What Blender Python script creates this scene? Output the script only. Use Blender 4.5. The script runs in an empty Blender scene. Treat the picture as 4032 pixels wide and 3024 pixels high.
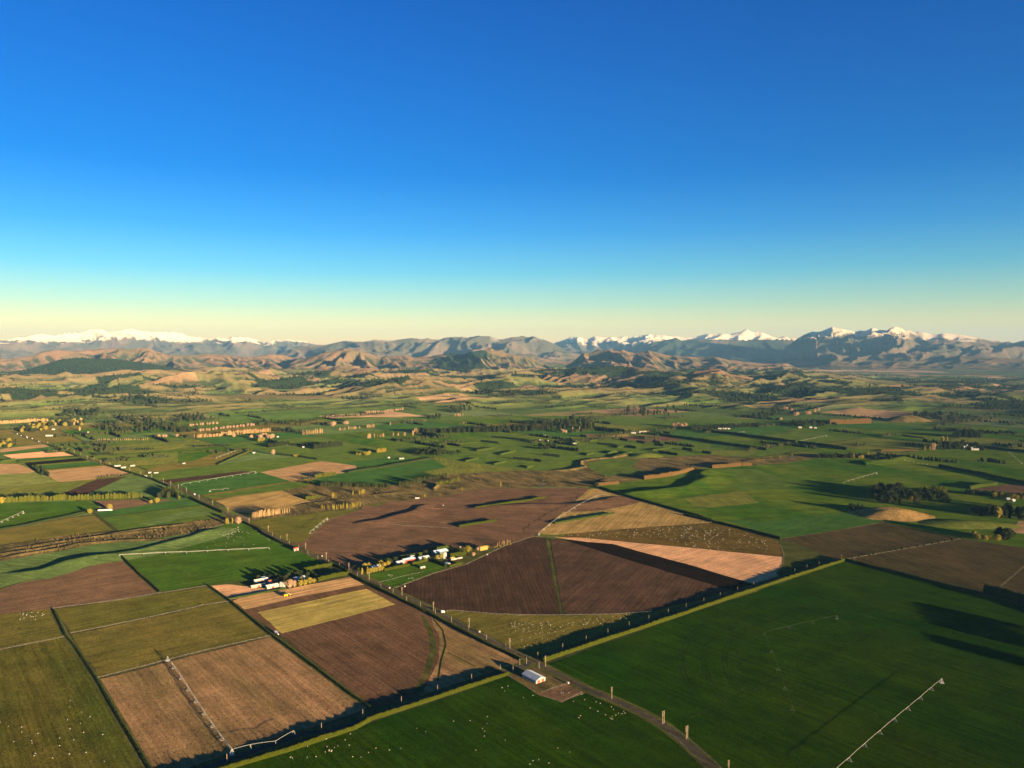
import bpy, bmesh, math, random
import numpy as np
from mathutils import Vector, Matrix

random.seed(7)
R = math.radians
sc = bpy.context.scene
C = sc.collection

# ------------------------------------------------------------------ camera
CAMH = 320.0
FPX = 3028.0                       # focal length in photograph pixels
PITCH = math.atan(127.0 / FPX)     # looking slightly down
cd = bpy.data.cameras.new("camera")
cam = bpy.data.objects.new("camera", cd)
C.objects.link(cam)
sc.camera = cam
cd.sensor_fit = 'HORIZONTAL'
cd.sensor_width = 36.0
cd.lens = FPX / 4032 * 36.0
cd.clip_start = 1.0
cd.clip_end = 200000.0
cam.location = (0, 0, CAMH)
cam.rotation_euler = (R(90) - PITCH, 0, 0)

# ------------------------------------------------------------------ light
SUN_EL = 5.6
SUN_AZ = 138.0                     # clockwise from +Y: behind the camera, to the right
sd = bpy.data.lights.new("sun", 'SUN')
sun = bpy.data.objects.new("sun", sd)
C.objects.link(sun)
sd.energy = 5.0
sd.angle = R(0.5)
sd.color = (1.0, 0.74, 0.42)
tosun = Vector((math.sin(R(SUN_AZ)) * math.cos(R(SUN_EL)), math.cos(R(SUN_AZ)) * math.cos(R(SUN_EL)), math.sin(R(SUN_EL))))
sun.rotation_euler = tosun.to_track_quat('Z', 'Y').to_euler()

world = bpy.data.worlds.new("World")
sc.world = world
world.use_nodes = True
wn = world.node_tree
wn.nodes.clear()
w_out = wn.nodes.new("ShaderNodeOutputWorld")
w_bg = wn.nodes.new("ShaderNodeBackground")
w_sky = wn.nodes.new("ShaderNodeTexSky")
w_sky.sky_type = 'NISHITA'
w_sky.sun_disc = False
w_sky.sun_elevation = R(SUN_EL)
w_sky.sun_rotation = R(SUN_AZ)
w_sky.altitude = 320
w_sky.air_density = 1.0
w_sky.dust_density = 0.3
w_sky.ozone_density = 2.0
w_bg.inputs['Strength'].default_value = 0.064
# the colour grade of a very clear dawn sky: deeper blue with height, the same all round; unseen top dimmed to cut blue fill
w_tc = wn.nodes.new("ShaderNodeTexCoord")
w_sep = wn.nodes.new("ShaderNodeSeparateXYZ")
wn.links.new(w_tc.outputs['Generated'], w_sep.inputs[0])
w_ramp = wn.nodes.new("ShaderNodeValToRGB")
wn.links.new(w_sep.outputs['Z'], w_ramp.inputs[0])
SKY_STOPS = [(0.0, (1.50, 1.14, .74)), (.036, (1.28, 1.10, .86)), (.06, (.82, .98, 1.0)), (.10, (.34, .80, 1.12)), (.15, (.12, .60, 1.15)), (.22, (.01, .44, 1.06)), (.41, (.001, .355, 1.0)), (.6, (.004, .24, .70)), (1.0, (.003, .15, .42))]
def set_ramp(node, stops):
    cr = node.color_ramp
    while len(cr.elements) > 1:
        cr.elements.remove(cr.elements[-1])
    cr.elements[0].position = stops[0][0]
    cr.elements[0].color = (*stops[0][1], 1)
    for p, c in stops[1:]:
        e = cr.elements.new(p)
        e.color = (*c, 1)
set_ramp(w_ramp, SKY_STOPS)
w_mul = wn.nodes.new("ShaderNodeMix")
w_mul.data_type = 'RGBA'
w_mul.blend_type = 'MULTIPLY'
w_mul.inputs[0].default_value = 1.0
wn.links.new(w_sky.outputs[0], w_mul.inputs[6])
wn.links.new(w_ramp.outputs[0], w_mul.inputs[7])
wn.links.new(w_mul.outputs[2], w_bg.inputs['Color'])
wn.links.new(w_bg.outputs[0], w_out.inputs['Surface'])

sc.view_settings.view_transform = 'Standard'
sc.view_settings.look = 'None'
sc.view_settings.exposure = 1.9
sc.view_settings.gamma = 1.0
sc.view_settings.use_curve_mapping = False
sc.cycles.max_bounces = 4
sc.cycles.diffuse_bounces = 2
sc.cycles.volume_bounces = 0
sc.cycles.transparent_max_bounces = 4

# ------------------------------------------------------------------ photograph pixel -> place on the ground
FR = {'A': (0, 2000, 1.58), 'B': (1300, 2000, 1.58), 'C': (2632, 2000, 1.58),
      'M1': (0, 1600, 3.16), 'M2': (700, 1600, 3.16), 'M3': (1400, 1600, 3.16),
      'M4': (2100, 1600, 3.16), 'M5': (2800, 1600, 3.16), 'M6': (3332, 1600, 3.16),
      'E1': (0, 1240, 2.0109), 'E2': (1000, 1240, 2.0109), 'E3': (2000, 1240, 2.0109), 'E4': (2932, 1240, 2.0109),
      'F1': (900, 2100, 3.6867), 'F2': (1380, 2080, 3.16), 'F3': (1950, 2500, 2.4578), 'S': (0, 0, 1.0)}
cosP, sinP = math.cos(PITCH), math.sin(PITCH)
def src(fr, x, y):
    a, b, k = FR[fr]
    return a + x / k, b + y / k
def raydir(sx, sy):
    u = -(sy - 1512.0)
    return (sx - 2016.0, FPX * cosP + u * sinP, -FPX * sinP + u * cosP)
def flat(fr, x, y, z=0.0):
    sx, sy = src(fr, x, y)
    d = raydir(sx, sy)
    t = (z - CAMH) / min(d[2], -1e-6)
    return d[0] * t, d[1] * t
def pts(*a):
    """'A', (x,y), (x,y), 'B', (x,y) ... -> ground points"""
    out, fr = [], None
    for q in a:
        if isinstance(q, str):
            fr = q
        else:
            out.append(flat(fr, *q))
    return out

# ------------------------------------------------------------------ noise in numpy
def _h(ix, iy, seed):
    n = (ix.astype(np.int64) * 374761393 + iy.astype(np.int64) * 668265263 + seed * 1442695041) & 0xFFFFFFFF
    n = ((n ^ (n >> 13)) * 1274126177) & 0xFFFFFFFF
    n = n ^ (n >> 16)
    return (n & 0xFFFF) / 65535.0
def noise(x, y, seed=0):
    x = np.asarray(x, float); y = np.asarray(y, float)
    ix = np.floor(x); iy = np.floor(y)
    fx = x - ix; fy = y - iy
    fx = fx * fx * fx * (fx * (fx * 6 - 15) + 10); fy = fy * fy * fy * (fy * (fy * 6 - 15) + 10)
    a = _h(ix, iy, seed); b = _h(ix + 1, iy, seed); c = _h(ix, iy + 1, seed); d = _h(ix + 1, iy + 1, seed)
    return (a * (1 - fx) + b * fx) * (1 - fy) + (c * (1 - fx) + d * fx) * fy
def fbm(x, y, oct=4, seed=0, gain=0.5):
    s = 0; a = 1; t = 0
    for i in range(oct):
        s = s + a * noise(x * 2.03 ** i + 17 * i, y * 2.03 ** i - 9 * i, seed + i); t += a; a *= gain
    return s / t
def ridged(x, y, oct=4, seed=0, gain=0.5):
    s = 0; a = 1; t = 0
    for i in range(oct):
        s = s + a * (1 - np.abs(2 * noise(x * 2.07 ** i + 31 * i, y * 2.07 ** i + 5 * i, seed + i) - 1)); t += a; a *= gain
    return s / t
def sstep(a, b, x):
    t = np.clip((x - a) / (b - a), 0, 1)
    return t * t * (3 - 2 * t)

# ------------------------------------------------------------------ the lie of the land
def Epts(*a):
    out, fr = [], None
    for q in a:
        if isinstance(q, str):
            fr = q
        else:
            out.append(src(fr, *q))
    return out
LAYERS = [
 dict(n='snow_left', D=31000, wf=9000, wb=6000, lam=1500, amp=.6, snow=640, p=Epts('E1', (-900, 330), (-300, 215), (0, 185), (60, 188), (140, 168), (220, 160), (340, 140), (420, 150), (520, 135), (650, 130), (720, 110), (800, 112), (870, 130), (940, 120), (1000, 105), (1050, 98), (1100, 118), (1200, 130), (1310, 125), (1440, 140), (1520, 160), (1590, 165), (1640, 175), (1720, 170), (1800, 175), (1880, 160), (1960, 170), (2040, 190), 'E2', (80, 215), (150, 190), (220, 195), (270, 175), (340, 190), (420, 205), (480, 225), (600, 240), (760, 300), (900, 420))),
 dict(n='brown_range', D=22500, wf=6500, wb=5000, lam=1150, amp=.75, snow=1e9, p=Epts('E1', (1500, 420), (2000, 350), (2212, 330), 'E2', (200, 300), (300, 265), (440, 240), (580, 235), (720, 198), (860, 205), (960, 192), (1120, 200), (1240, 180), (1400, 185), (1540, 168), (1700, 172), (1780, 162), (1900, 168), (1980, 178), (2040, 158), (2200, 165), 'E3', (100, 158), (200, 168), (260, 180), (310, 200), (370, 228), (440, 270), (600, 320), (900, 420))),
 dict(n='snow_mid', D=31000, wf=8500, wb=6000, lam=1500, amp=.65, snow=545, p=Epts('E3', (100, 380), (370, 220), (430, 195), (500, 168), (580, 175), (630, 185), (690, 165), (760, 178), (840, 170), (910, 158), (960, 175), (1010, 160), (1060, 155), (1090, 143), (1150, 155), (1260, 165), (1320, 165), (1400, 172), (1500, 158), (1600, 145), (1700, 145), (1760, 150), (1830, 125), (1890, 112), (1940, 125), (2000, 125), (2060, 155), (2130, 165), (2212, 165), 'E4', (300, 160), (410, 185), (520, 260), (650, 380))),
 dict(n='shaded_slope', D=24500, wf=7500, wb=3500, lam=1900, amp=.45, snow=1e9, p=Epts('E3', (700, 330), (1000, 270), (1150, 215), (1290, 190), (1330, 178), (1370, 200), (1500, 190), (1700, 190), (1900, 190), (2212, 185), 'E4', (200, 175), (330, 185), (420, 200), (600, 260), (800, 380))),
 dict(n='snow_right', D=22000, wf=7600, wb=5000, lam=1050, amp=.75, snow=590, p=Epts('E4', (150, 420), (330, 250), (410, 190), (470, 155), (540, 130), (600, 125), (650, 105), (690, 90), (740, 108), (800, 118), (860, 125), (920, 118), (970, 105), (1010, 95), (1050, 110), (1120, 118), (1180, 90), (1240, 100), (1300, 118), (1400, 130), (1500, 140), (1600, 145), (1700, 155), (1800, 165), (1900, 185), (2000, 200), (2100, 212), (2150, 205), (2212, 195), (2600, 210), (3200, 330))),
 dict(n='right_foot', D=16200, wf=2300, wb=3000, lam=900, amp=.55, snow=1e9, p=Epts('E4', (300, 420), (600, 380), (900, 360), (1250, 350), (1500, 355), (1700, 320), (1900, 330), (2212, 350), (2600, 330), (3200, 400))),
 dict(n='brown_left', D=14500, wf=3000, wb=2500, lam=480, amp=.62, snow=1e9, p=Epts('E1', (-900, 380), (0, 350), (100, 352), (230, 330), (330, 300), (450, 280), (560, 290), (700, 280), (850, 268), (950, 270), (1030, 275), (1120, 262), (1200, 265), (1250, 290), (1330, 320), (1450, 325), (1560, 315), (1640, 305), (1750, 320), (1850, 330), (2000, 340), (2100, 320), (2212, 310), 'E2', (200, 310), (260, 330), (330, 350), (480, 400), (600, 450))),
 dict(n='brown_mid', D=13000, wf=2700, wb=2500, lam=480, amp=.62, snow=1e9, p=Epts('E2', (200, 420), (330, 370), (430, 348), (560, 310), (660, 290), (720, 275), (780, 290), (850, 292), (920, 310), (1000, 350), (1100, 335), (1200, 330), (1260, 350), (1400, 340), (1500, 315), (1580, 308), (1650, 320), (1720, 300), (1800, 280), (1880, 270), (1950, 290), (2080, 330), (2212, 350), 'E3', (150, 345), (250, 380), (330, 430), (400, 470))),
 dict(n='brown_right', D=13500, wf=3000, wb=2500, lam=470, amp=.6, snow=1e9, p=Epts('E3', (350, 460), (500, 395), (600, 310), (720, 285), (850, 295), (900, 290), (1000, 320), (1120, 300), (1200, 320), (1300, 340), (1420, 345), (1520, 350), (1640, 345), (1750, 370), (1850, 380), (2000, 400), (2212, 400), 'E4', (400, 430), (600, 470))),
 dict(n='dark_hill', D=11300, wf=1900, wb=2200, lam=900, amp=.3, snow=1e9, p=Epts('E1', (-300, 470), (130, 445), (250, 418), (400, 375), (500, 345), (640, 338), (780, 350), (900, 345), (1000, 360), (1200, 385), (1350, 415), (1500, 450), (1700, 500))),
 dict(n='mid_downs', D=9000, wf=1900, wb=1200, lam=330, amp=.85, snow=1e9, p=Epts('E2', (100, 540), (250, 500), (380, 478), (560, 455), (650, 440), (760, 445), (850, 445), (960, 455), (1080, 460), (1260, 455), (1400, 490), (1560, 500), (1700, 530), (1900, 540))),
 dict(n='centre_downs', D=8300, wf=1900, wb=1200, lam=340, amp=.85, snow=1e9, p=Epts('E2', (1750, 540), (1950, 510), 'E3', (0, 480), (150, 470), (300, 450), (500, 445), (650, 440), (780, 432), (880, 425), (1000, 430), (1100, 450), (1200, 460), (1320, 462), (1420, 482), (1600, 500), (1800, 560))),
 dict(n='left_downs', D=8600, wf=2300, wb=1400, lam=430, amp=.7, snow=1e9, p=Epts('E1', (900, 600), (1150, 530), (1400, 490), (1600, 475), (1800, 470), (2000, 480), (2212, 470), 'E2', (150, 490), (300, 500), (450, 520), (600, 560))),
 dict(n='knob', D=7300, wf=1700, wb=1200, lam=300, amp=.8, snow=1e9, p=Epts('E3', (1150, 580), (1300, 520), (1420, 480), (1500, 455), (1600, 440), (1680, 450), (1760, 490), (1880, 500), (2000, 530), (2212, 535), 'E4', (450, 560), (700, 600), (900, 650))),
]
for L in LAYERS:
    up_ = {'brown_left': 3, 'brown_mid': 7, 'brown_right': 9, 'mid_downs': 12, 'centre_downs': 12, 'knob': 10}.get(L['n'], 0)
    L['p'] = [(a_, b_ - (up_ if 0 < i_ < len(L['p']) - 1 else 0)) for i_, (a_, b_) in enumerate(L['p'])]
    if L['n'] in ('mid_downs', 'centre_downs'): L['wf'] = 2700; L['lam'] = 430; L['amp'] = .75
    if L['n'] in ('brown_left', 'brown_mid', 'brown_right'): L['wf'] += 500
    L['px'] = np.array([q[0] for q in L['p']]); L['py'] = np.array([q[1] for q in L['p']])
def land(x, y):
    """height and index of the hill that shapes each place"""
    x = np.asarray(x, float); y = np.asarray(y, float)
    D = np.hypot(x, y); az = np.arctan2(x, y)
    ok = y > 500
    sx = 2016 + FPX * np.where(ok, x / np.maximum(y, 1), 99)
    w = (.42 * sstep(3800, 5000, D) + .58 * sstep(5000, 6600, D)) * (1 - .8 * sstep(9500, 13000, D)) * (1 - .72 * sstep(3000, 3600, sx) * sstep(6000, 7500, D)) * (1 - .55 * sstep(3150, 3500, sx) * (1 - sstep(6000, 7500, D)))
    ca, sa = .78, .62
    xr = x * ca + y * sa; yr = -x * sa + y * ca
    h = w * np.clip(230 * (fbm(xr / 1050, yr / 580, 3, 11) - .38) + 125 * (ridged(xr / 480, yr / 260, 3, 41) - .60), -4, 140)
    h = h + w * 5
    idx = np.full(h.shape, -1)
    for i, L in enumerate(LAYERS):
        vis = (sx > L['px'][0]) & (sx < L['px'][-1]) & (D > L['D'] - L['wf'] * 1.15) & (D < L['D'] + L['wb'] * 1.1)
        if not vis.any():
            continue
        xv, yv, Dv, av, sv = x[vis], y[vis], D[vis], az[vis], sx[vis]
        Dc = L['D'] * (1 + .035 * (noise(av * 22, av * 0, 77 + i) - .5))
        py = np.interp(sv, L['px'], L['py'])
        u = -(py - 1512)
        slope = (-FPX * sinP + u * cosP) / (FPX * cosP + u * sinP)
        hc = np.maximum(CAMH + Dc * np.cos(av) * slope, 0)
        hc = hc * (1 + .05 * (ridged(av * Dc / 420, av * 0, 3, 60 + i) - .62))
        lam = L['lam']
        wfv = L['wf'] * (.72 + .45 * noise(av * Dc / (lam * 2.2), av * 0, 5 + i))
        s = np.where(Dv < Dc, (Dc - Dv) / wfv, (Dv - Dc) / L['wb'])
        s = np.clip(s, 0, 1)
        wx = 260 * (fbm(xv / 900, yv / 900, 3, 200 + i) - .5) * lam / 600
        uu = (av * Dc + wx + (Dc - Dv) * .22 * np.sign(noise(av * 9, av * 0, i) - .4)) / lam
        v = ridged(uu, Dv / (lam * 3.5), 3, 300 + 7 * i, .55)
        v = np.clip((v - .32) / .55, 0, 1)
        prof = (1 - s) ** 1.15
        inc = L['amp'] * (1 - v) * np.sin(np.pi * np.clip(s, 0, 1) ** .75) ** .8
        hh = hc * np.clip(prof - inc * np.clip(prof * 1.5, 0, 1), 0, 1)
        hh = hh + hc * .19 * (ridged(xv / (lam * .40), yv / (lam * .40), 5, 900 + i, .62) - .6) * np.clip(s * 6, 0, 1) * prof ** .5
        cur = h[vis]
        up = hh > cur
        k = 8.0
        h[vis] = np.maximum(cur, hh) + np.where(np.abs(cur - hh) < k, (k - np.abs(cur - hh)) ** 2 / (4 * k), 0) * (hh > 1)
        ii = idx[vis]; ii[up & (hh > 3)] = i; idx[vis] = ii
    return h, idx
def height(x, y):
    return float(land(np.array([x]), np.array([y]))[0][0]) if x * x + y * y > 3800 ** 2 else 0.0
def onland(fr, x, y):
    """place seen at a pixel, walking out along the sight line until it meets the land"""
    sx, sy = src(fr, x, y)
    d = raydir(sx, sy)
    if d[2] < 0:
        t = -CAMH / d[2]
        if t * math.hypot(d[0], d[1]) < 3900:
            return d[0] * t, d[1] * t, 0.0
    q = math.hypot(d[0], d[1])
    Ds = 3600 * np.exp(np.linspace(0, 2.2, 500))
    X = d[0] / q * Ds; Y = d[1] / q * Ds; Z = CAMH + d[2] / q * Ds
    h = land(X, Y)[0]
    k = np.argmax(h > Z)
    if h[k] <= Z[k]:
        return None
    return float(X[k]), float(Y[k]), float(h[k])

# ------------------------------------------------------------------ small helpers
def link(name, me, mat=None, parent=None):
    o = bpy.data.objects.new(name, me)
    C.objects.link(o)
    if mat is not None and not me.materials:
        me.materials.append(mat)
    if parent is not None:
        o.parent = parent
    return o
def tag(o, label=None, cat=None, group=None, kind=None):
    if label: o['label'] = label
    if cat: o['category'] = cat
    if group: o['group'] = group
    if kind: o['kind'] = kind
    return o
def empty(name, loc, rz=0, label=None, cat=None, group=None):
    o = bpy.data.objects.new(name, None)
    o.location = loc
    o.rotation_euler = (0, 0, rz)
    o.empty_display_size = 1
    C.objects.link(o)
    return tag(o, label, cat, group)
def copy_tree(o, parent=None):
    c = o.copy(); C.objects.link(c)
    if parent is not None: c.parent = parent
    for ch in o.children:
        copy_tree(ch, c)
    return c
class MB:
    def __init__(s): s.v = []; s.f = []
    def box(s, x0, x1, y0, y1, z0, z1):
        b = len(s.v)
        s.v += [(x0, y0, z0), (x1, y0, z0), (x1, y1, z0), (x0, y1, z0), (x0, y0, z1), (x1, y0, z1), (x1, y1, z1), (x0, y1, z1)]
        s.f += [tuple(b + i for i in q) for q in ((3, 2, 1, 0), (4, 5, 6, 7), (0, 1, 5, 4), (1, 2, 6, 5), (2, 3, 7, 6), (3, 0, 4, 7))]
        return s
    def tube(s, a, b, r0, r1=None, n=6):
        if r1 is None: r1 = r0
        a = Vector(a); b = Vector(b); d = (b - a).normalized()
        p = d.orthogonal().normalized(); q = d.cross(p)
        k = len(s.v)
        for c, r in ((a, r0), (b, r1)):
            for i in range(n):
                t = 2 * math.pi * i / n
                s.v.append(tuple(c + p * math.cos(t) * r + q * math.sin(t) * r))
        for i in range(n):
            j = (i + 1) % n
            s.f.append((k + i, k + j, k + n + j, k + n + i))
        s.f.append(tuple(k + i for i in range(n))[::-1]); s.f.append(tuple(k + n + i for i in range(n)))
        return s
    def poly(s, vs):
        k = len(s.v); s.v += [tuple(q) for q in vs]; s.f.append(tuple(range(k, k + len(vs)))); return s
    def mesh(s, name, mat=None, smooth=False):
        me = bpy.data.meshes.new(name)
        me.from_pydata(s.v, [], s.f); me.update()
        if smooth: me.polygons.foreach_set('use_smooth', [True] * len(me.polygons))
        if mat is not None: me.materials.append(mat)
        return me
    def build(s, name, mat, parent=None, smooth=False):
        return link(name, s.mesh(name, mat, smooth), None, parent)

# ------------------------------------------------------------------ materials
def new_mat(name):
    m = bpy.data.materials.new(name); m.use_nodes = True
    nt = m.node_tree
    b = nt.nodes['Principled BSDF']
    b.inputs['Roughness'].default_value = .9
    b.inputs['Diffuse Roughness'].default_value = 1.0
    b.inputs['Specular IOR Level'].default_value = 0.0
    return m, nt, b
def mix(nt, fac, a, b, mode='MIX'):
    n = nt.nodes.new('ShaderNodeMix'); n.data_type = 'RGBA'; n.blend_type = mode
    for sock, val in ((n.inputs[0], fac), (n.inputs[6], a), (n.inputs[7], b)):
        if isinstance(val, bpy.types.NodeSocket): nt.links.new(val, sock)
        elif isinstance(val, (int, float)): sock.default_value = val
        else: sock.default_value = (*val, 1)
    return n.outputs[2]
def mathn(nt, op, a, b=None, c=None):
    n = nt.nodes.new('ShaderNodeMath'); n.operation = op
    for i, val in enumerate((a, b, c)):
        if val is None: continue
        if isinstance(val, bpy.types.NodeSocket): nt.links.new(val, n.inputs[i])
        else: n.inputs[i].default_value = val
    return n.outputs[0]
def noisen(nt, vec, scale, detail=4, rough=.6):
    n = nt.nodes.new('ShaderNodeTexNoise'); n.inputs['Scale'].default_value = scale
    n.inputs['Detail'].default_value = detail; n.inputs['Roughness'].default_value = rough
    nt.links.new(vec, n.inputs['Vector']); return n.outputs['Fac']
def ramp(nt, fac, lo, hi):
    n = nt.nodes.new('ShaderNodeMapRange'); n.inputs['From Min'].default_value = lo; n.inputs['From Max'].default_value = hi
    nt.links.new(fac, n.inputs['Value']); return n.outputs[0]
MATS = {}
def nap(nt, nrm, k, scale=2.3):
    """facets finer than a pixel (blades, stalks, clods) lean every way and catch the low sun"""
    g = nt.nodes.new('ShaderNodeNewGeometry')
    n = nt.nodes.new('ShaderNodeTexNoise'); n.inputs['Scale'].default_value = scale; n.inputs['Detail'].default_value = 1
    nt.links.new(g.outputs['Position'], n.inputs['Vector'])
    s = nt.nodes.new('ShaderNodeVectorMath'); s.operation = 'SUBTRACT'; s.inputs[1].default_value = (.5, .5, .5); nt.links.new(n.outputs['Color'], s.inputs[0])
    m = nt.nodes.new('ShaderNodeVectorMath'); m.operation = 'MULTIPLY'; m.inputs[1].default_value = (k, k, 0); nt.links.new(s.outputs[0], m.inputs[0])
    a = nt.nodes.new('ShaderNodeVectorMath'); a.operation = 'ADD'; nt.links.new(m.outputs[0], a.inputs[0]); nt.links.new(nrm, a.inputs[1])
    z = nt.nodes.new('ShaderNodeVectorMath'); z.operation = 'NORMALIZE'; nt.links.new(a.outputs[0], z.inputs[0])
    return z.outputs[0]
def field_mat(name, c1, c2, ang=0.0, stripes=(), patch=70.0, contrast=1.0, fine=.35, bump=.5, roll=1.0, seed=0.0, streak=.5):
    """earth or grass. stripes: (spacing m, strength, turn) along the heading ang; c2 shows in patches"""
    if name in MATS: return MATS[name]
    m, nt, b = new_mat(name)
    g = nt.nodes.new('ShaderNodeNewGeometry')
    mp = nt.nodes.new('ShaderNodeMapping'); mp.inputs['Rotation'].default_value = (0, 0, ang)
    mp.inputs['Location'].default_value = (seed * 331, seed * 173, 0)
    nt.links.new(g.outputs['Position'], mp.inputs['Vector'])
    v = mp.outputs[0]
    st = nt.nodes.new('ShaderNodeMapping'); st.inputs['Scale'].default_value = (1, .28, 1)
    nt.links.new(v, st.inputs['Vector'])
    pa = noisen(nt, st.outputs[0], 1 / patch, 5, .62)
    col = mix(nt, ramp(nt, pa, .5 - .2 / contrast, .5 + .2 / contrast), c1, c2)
    sep = nt.nodes.new('ShaderNodeSeparateXYZ'); nt.links.new(v, sep.inputs[0])
    for (sp, amt, turn) in stripes:
        wob = noisen(nt, v, 1 / (sp * 6), 2, .5)
        co = sep.outputs['X'] if not turn else sep.outputs['Y']
        ph = mathn(nt, 'ADD', mathn(nt, 'MULTIPLY', co, 2 * math.pi / sp), mathn(nt, 'MULTIPLY', wob, 2.2))
        s = mathn(nt, 'MULTIPLY_ADD', mathn(nt, 'SINE', ph), .5, .5)
        if sp > 12:
            s = mathn(nt, 'POWER', s, 2.5)
            s = mathn(nt, 'MULTIPLY', s, ramp(nt, noisen(nt, v, 1 / 120, 3, .6), .35, .6))
        col = mix(nt, mathn(nt, 'MULTIPLY', s, amt), col, tuple(k * .45 for k in c1))
    sk = nt.nodes.new('ShaderNodeMapping'); sk.inputs['Scale'].default_value = (1 / 5.0, 1 / 95.0, 1) if not (stripes and stripes[0][2]) else (1 / 95.0, 1 / 5.0, 1)
    nt.links.new(v, sk.inputs['Vector'])
    col = mix(nt, streak, col, mix(nt, ramp(nt, noisen(nt, sk.outputs[0], 1.0, 3, .6), .32, .68), (.5, .5, .5), (1.45, 1.42, 1.35)), 'MULTIPLY')
    mo = noisen(nt, g.outputs['Position'], 1 / 38.0, 5, .68)
    col = mix(nt, streak * 1.15, col, mix(nt, ramp(nt, mo, .36, .64), (.62, .66, .60), (1.35, 1.28, 1.2)), 'MULTIPLY')
    fn = noisen(nt, g.outputs['Position'], .22, 6, .75)
    col = mix(nt, fine, col, mix(nt, ramp(nt, fn, .3, .7), (.45, .45, .45), (1.5, 1.5, 1.45)), 'MULTIPLY')
    nt.links.new(col, b.inputs['Base Color'])
    if roll > 0 or bump > 0:
        big = noisen(nt, st.outputs[0], 1 / 190, 2, .5)
        hgt = mathn(nt, 'ADD', mathn(nt, 'MULTIPLY', big, 9.0 * roll), mathn(nt, 'MULTIPLY', fn, .35 * bump))
        bp = nt.nodes.new('ShaderNodeBump'); bp.inputs['Strength'].default_value = .5; bp.inputs['Distance'].default_value = 1.0
        nt.links.new(hgt, bp.inputs['Height']); nt.links.new(nap(nt, bp.outputs[0], 4.5), b.inputs['Normal'])
    MATS[name] = m
    return m
def plain_mat(name, c, rough=.7, var=.25, scale=.8, metal=0.0):
    if name in MATS: return MATS[name]
    m, nt, b = new_mat(name)
    tc = nt.nodes.new('ShaderNodeNewGeometry')
    f = noisen(nt, tc.outputs['Position'], scale, 3, .6)
    nt.links.new(mix(nt, ramp(nt, f, .3, .7), tuple(k * (1 - var) for k in c), tuple(min(k * (1 + var), .95) for k in c)), b.inputs['Base Color'])
    b.inputs['Roughness'].default_value = rough; b.inputs['Metallic'].default_value = metal
    MATS[name] = m
    return m
def leaf_mat(name, c1, c2, c3=None):
    if name in MATS: return MATS[name]
    m, nt, b = new_mat(name)
    g = nt.nodes.new('ShaderNodeNewGeometry')
    oi = nt.nodes.new('ShaderNodeObjectInfo')
    f = noisen(nt, g.outputs['Position'], .35, 3, .7)
    col = mix(nt, ramp(nt, f, .35, .65), c1, c2)
    col = mix(nt, mathn(nt, 'MULTIPLY', oi.outputs['Random'], .6), col, c3 or tuple(k * .6 for k in c1))
    nt.links.new(col, b.inputs['Base Color'])
    b.inputs['Roughness'].default_value = .8
    MATS[name] = m
    return m
# ------------------------------------------------------------------ the fields, traced on the ground
G = R(-39)          # the survey grid: hedgerows run 39 degrees off
COL = dict(pasture=(.036, .062, .012), deep=(.026, .055, .008), olive=(.085, .078, .026), olive2=(.105, .085, .032),
           frost=(.105, .15, .075), plough=(.115, .058, .040), plough2=(.066, .032, .024), stubble=(.27, .155, .085),
           tan=(.46, .27, .145), straw=(.36, .26, .11), black=(.012, .008, .006), green=(.045, .085, .022), rough=(.14, .095, .042),
           verge=(.11, .085, .035), lime=(.13, .15, .035), rust=(.17, .085, .048))
FIELDS = []
def F(name, mat, level, poly, far=None):
    FIELDS.append((name, mat, level, poly, far))
m_deep = lambda: field_mat('deep_pasture', (.011, .050, .0003), (.035, .066, .0006), G, ((9, .12, 0),), 120, 1, .3, .5, .6)
m_past = lambda: field_mat('pasture_green', (.046, .120, .010), (.078, .130, .014), G, ((14, .15, 1),), 90, 1, .35)
m_olst = lambda: field_mat('striped_olive', (.090, .110, .016), (.160, .128, .026), G, ((24, .45, 0), (4, .2, 0)), 60, 1.2, .4)
m_ol = lambda: field_mat('olive_grass', (.115, .125, .022), (.165, .138, .030), G, ((7, .12, 1),), 110, 1, .35)
m_ol2 = lambda: field_mat('olive_grass_b', (.195, .152, .036), (.135, .130, .026), G, ((7, .12, 1),), 90, 1, .4)
m_stub = lambda: field_mat('stubble_soil', (.41, .24, .12), (.23, .165, .065), G, ((27, .55, 0), (5, .28, 0)), 55, 1.3, .45)
m_plm = lambda: field_mat('ploughed_brown', (.180, .102, .058), (.138, .080, .046), G, ((4.5, .35, 0), (36, .4, 0)), 100, 1, .4)
m_pld = lambda: field_mat('ploughed_dark', (.066, .038, .024), (.086, .050, .032), R(-6), ((5, .35, 0),), 90, 1, .5)
m_pll = lambda: field_mat('ploughed_light', (.112, .066, .042), (.086, .050, .032), R(24), ((6, .25, 0),), 90, 1, .5)
m_plf = lambda: field_mat('tilled_far', (.185, .108, .064), (.140, .082, .050), R(20), ((7, .2, 1),), 130, 1, .4, .5, 1.3)
m_soil = lambda: field_mat('bare_soil', (.215, .130, .074), (.175, .106, .060), G, ((5, .2, 1),), 80, 1, .35)
m_tan = lambda: field_mat('tan_stubble', (.66, .41, .19), (.50, .30, .13), G, ((11, .4, 1),), 60, 1, .3)
m_tan2 = lambda: field_mat('tan_stubble_b', (.78, .44, .24), (.64, .36, .19), G, ((30, .15, 1),), 70, 1, .3)
m_straw = lambda: field_mat('straw_strip', (.50, .37, .11), (.36, .30, .08), G, ((16, .35, 1),), 45, 1, .3)
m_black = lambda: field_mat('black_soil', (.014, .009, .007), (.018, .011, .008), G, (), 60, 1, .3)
m_strt = lambda: field_mat('striped_tan', (.46, .30, .11), (.30, .215, .075), R(20), ((34, .4, 0), (8, .15, 0)), 70, 1.2, .35)
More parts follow.
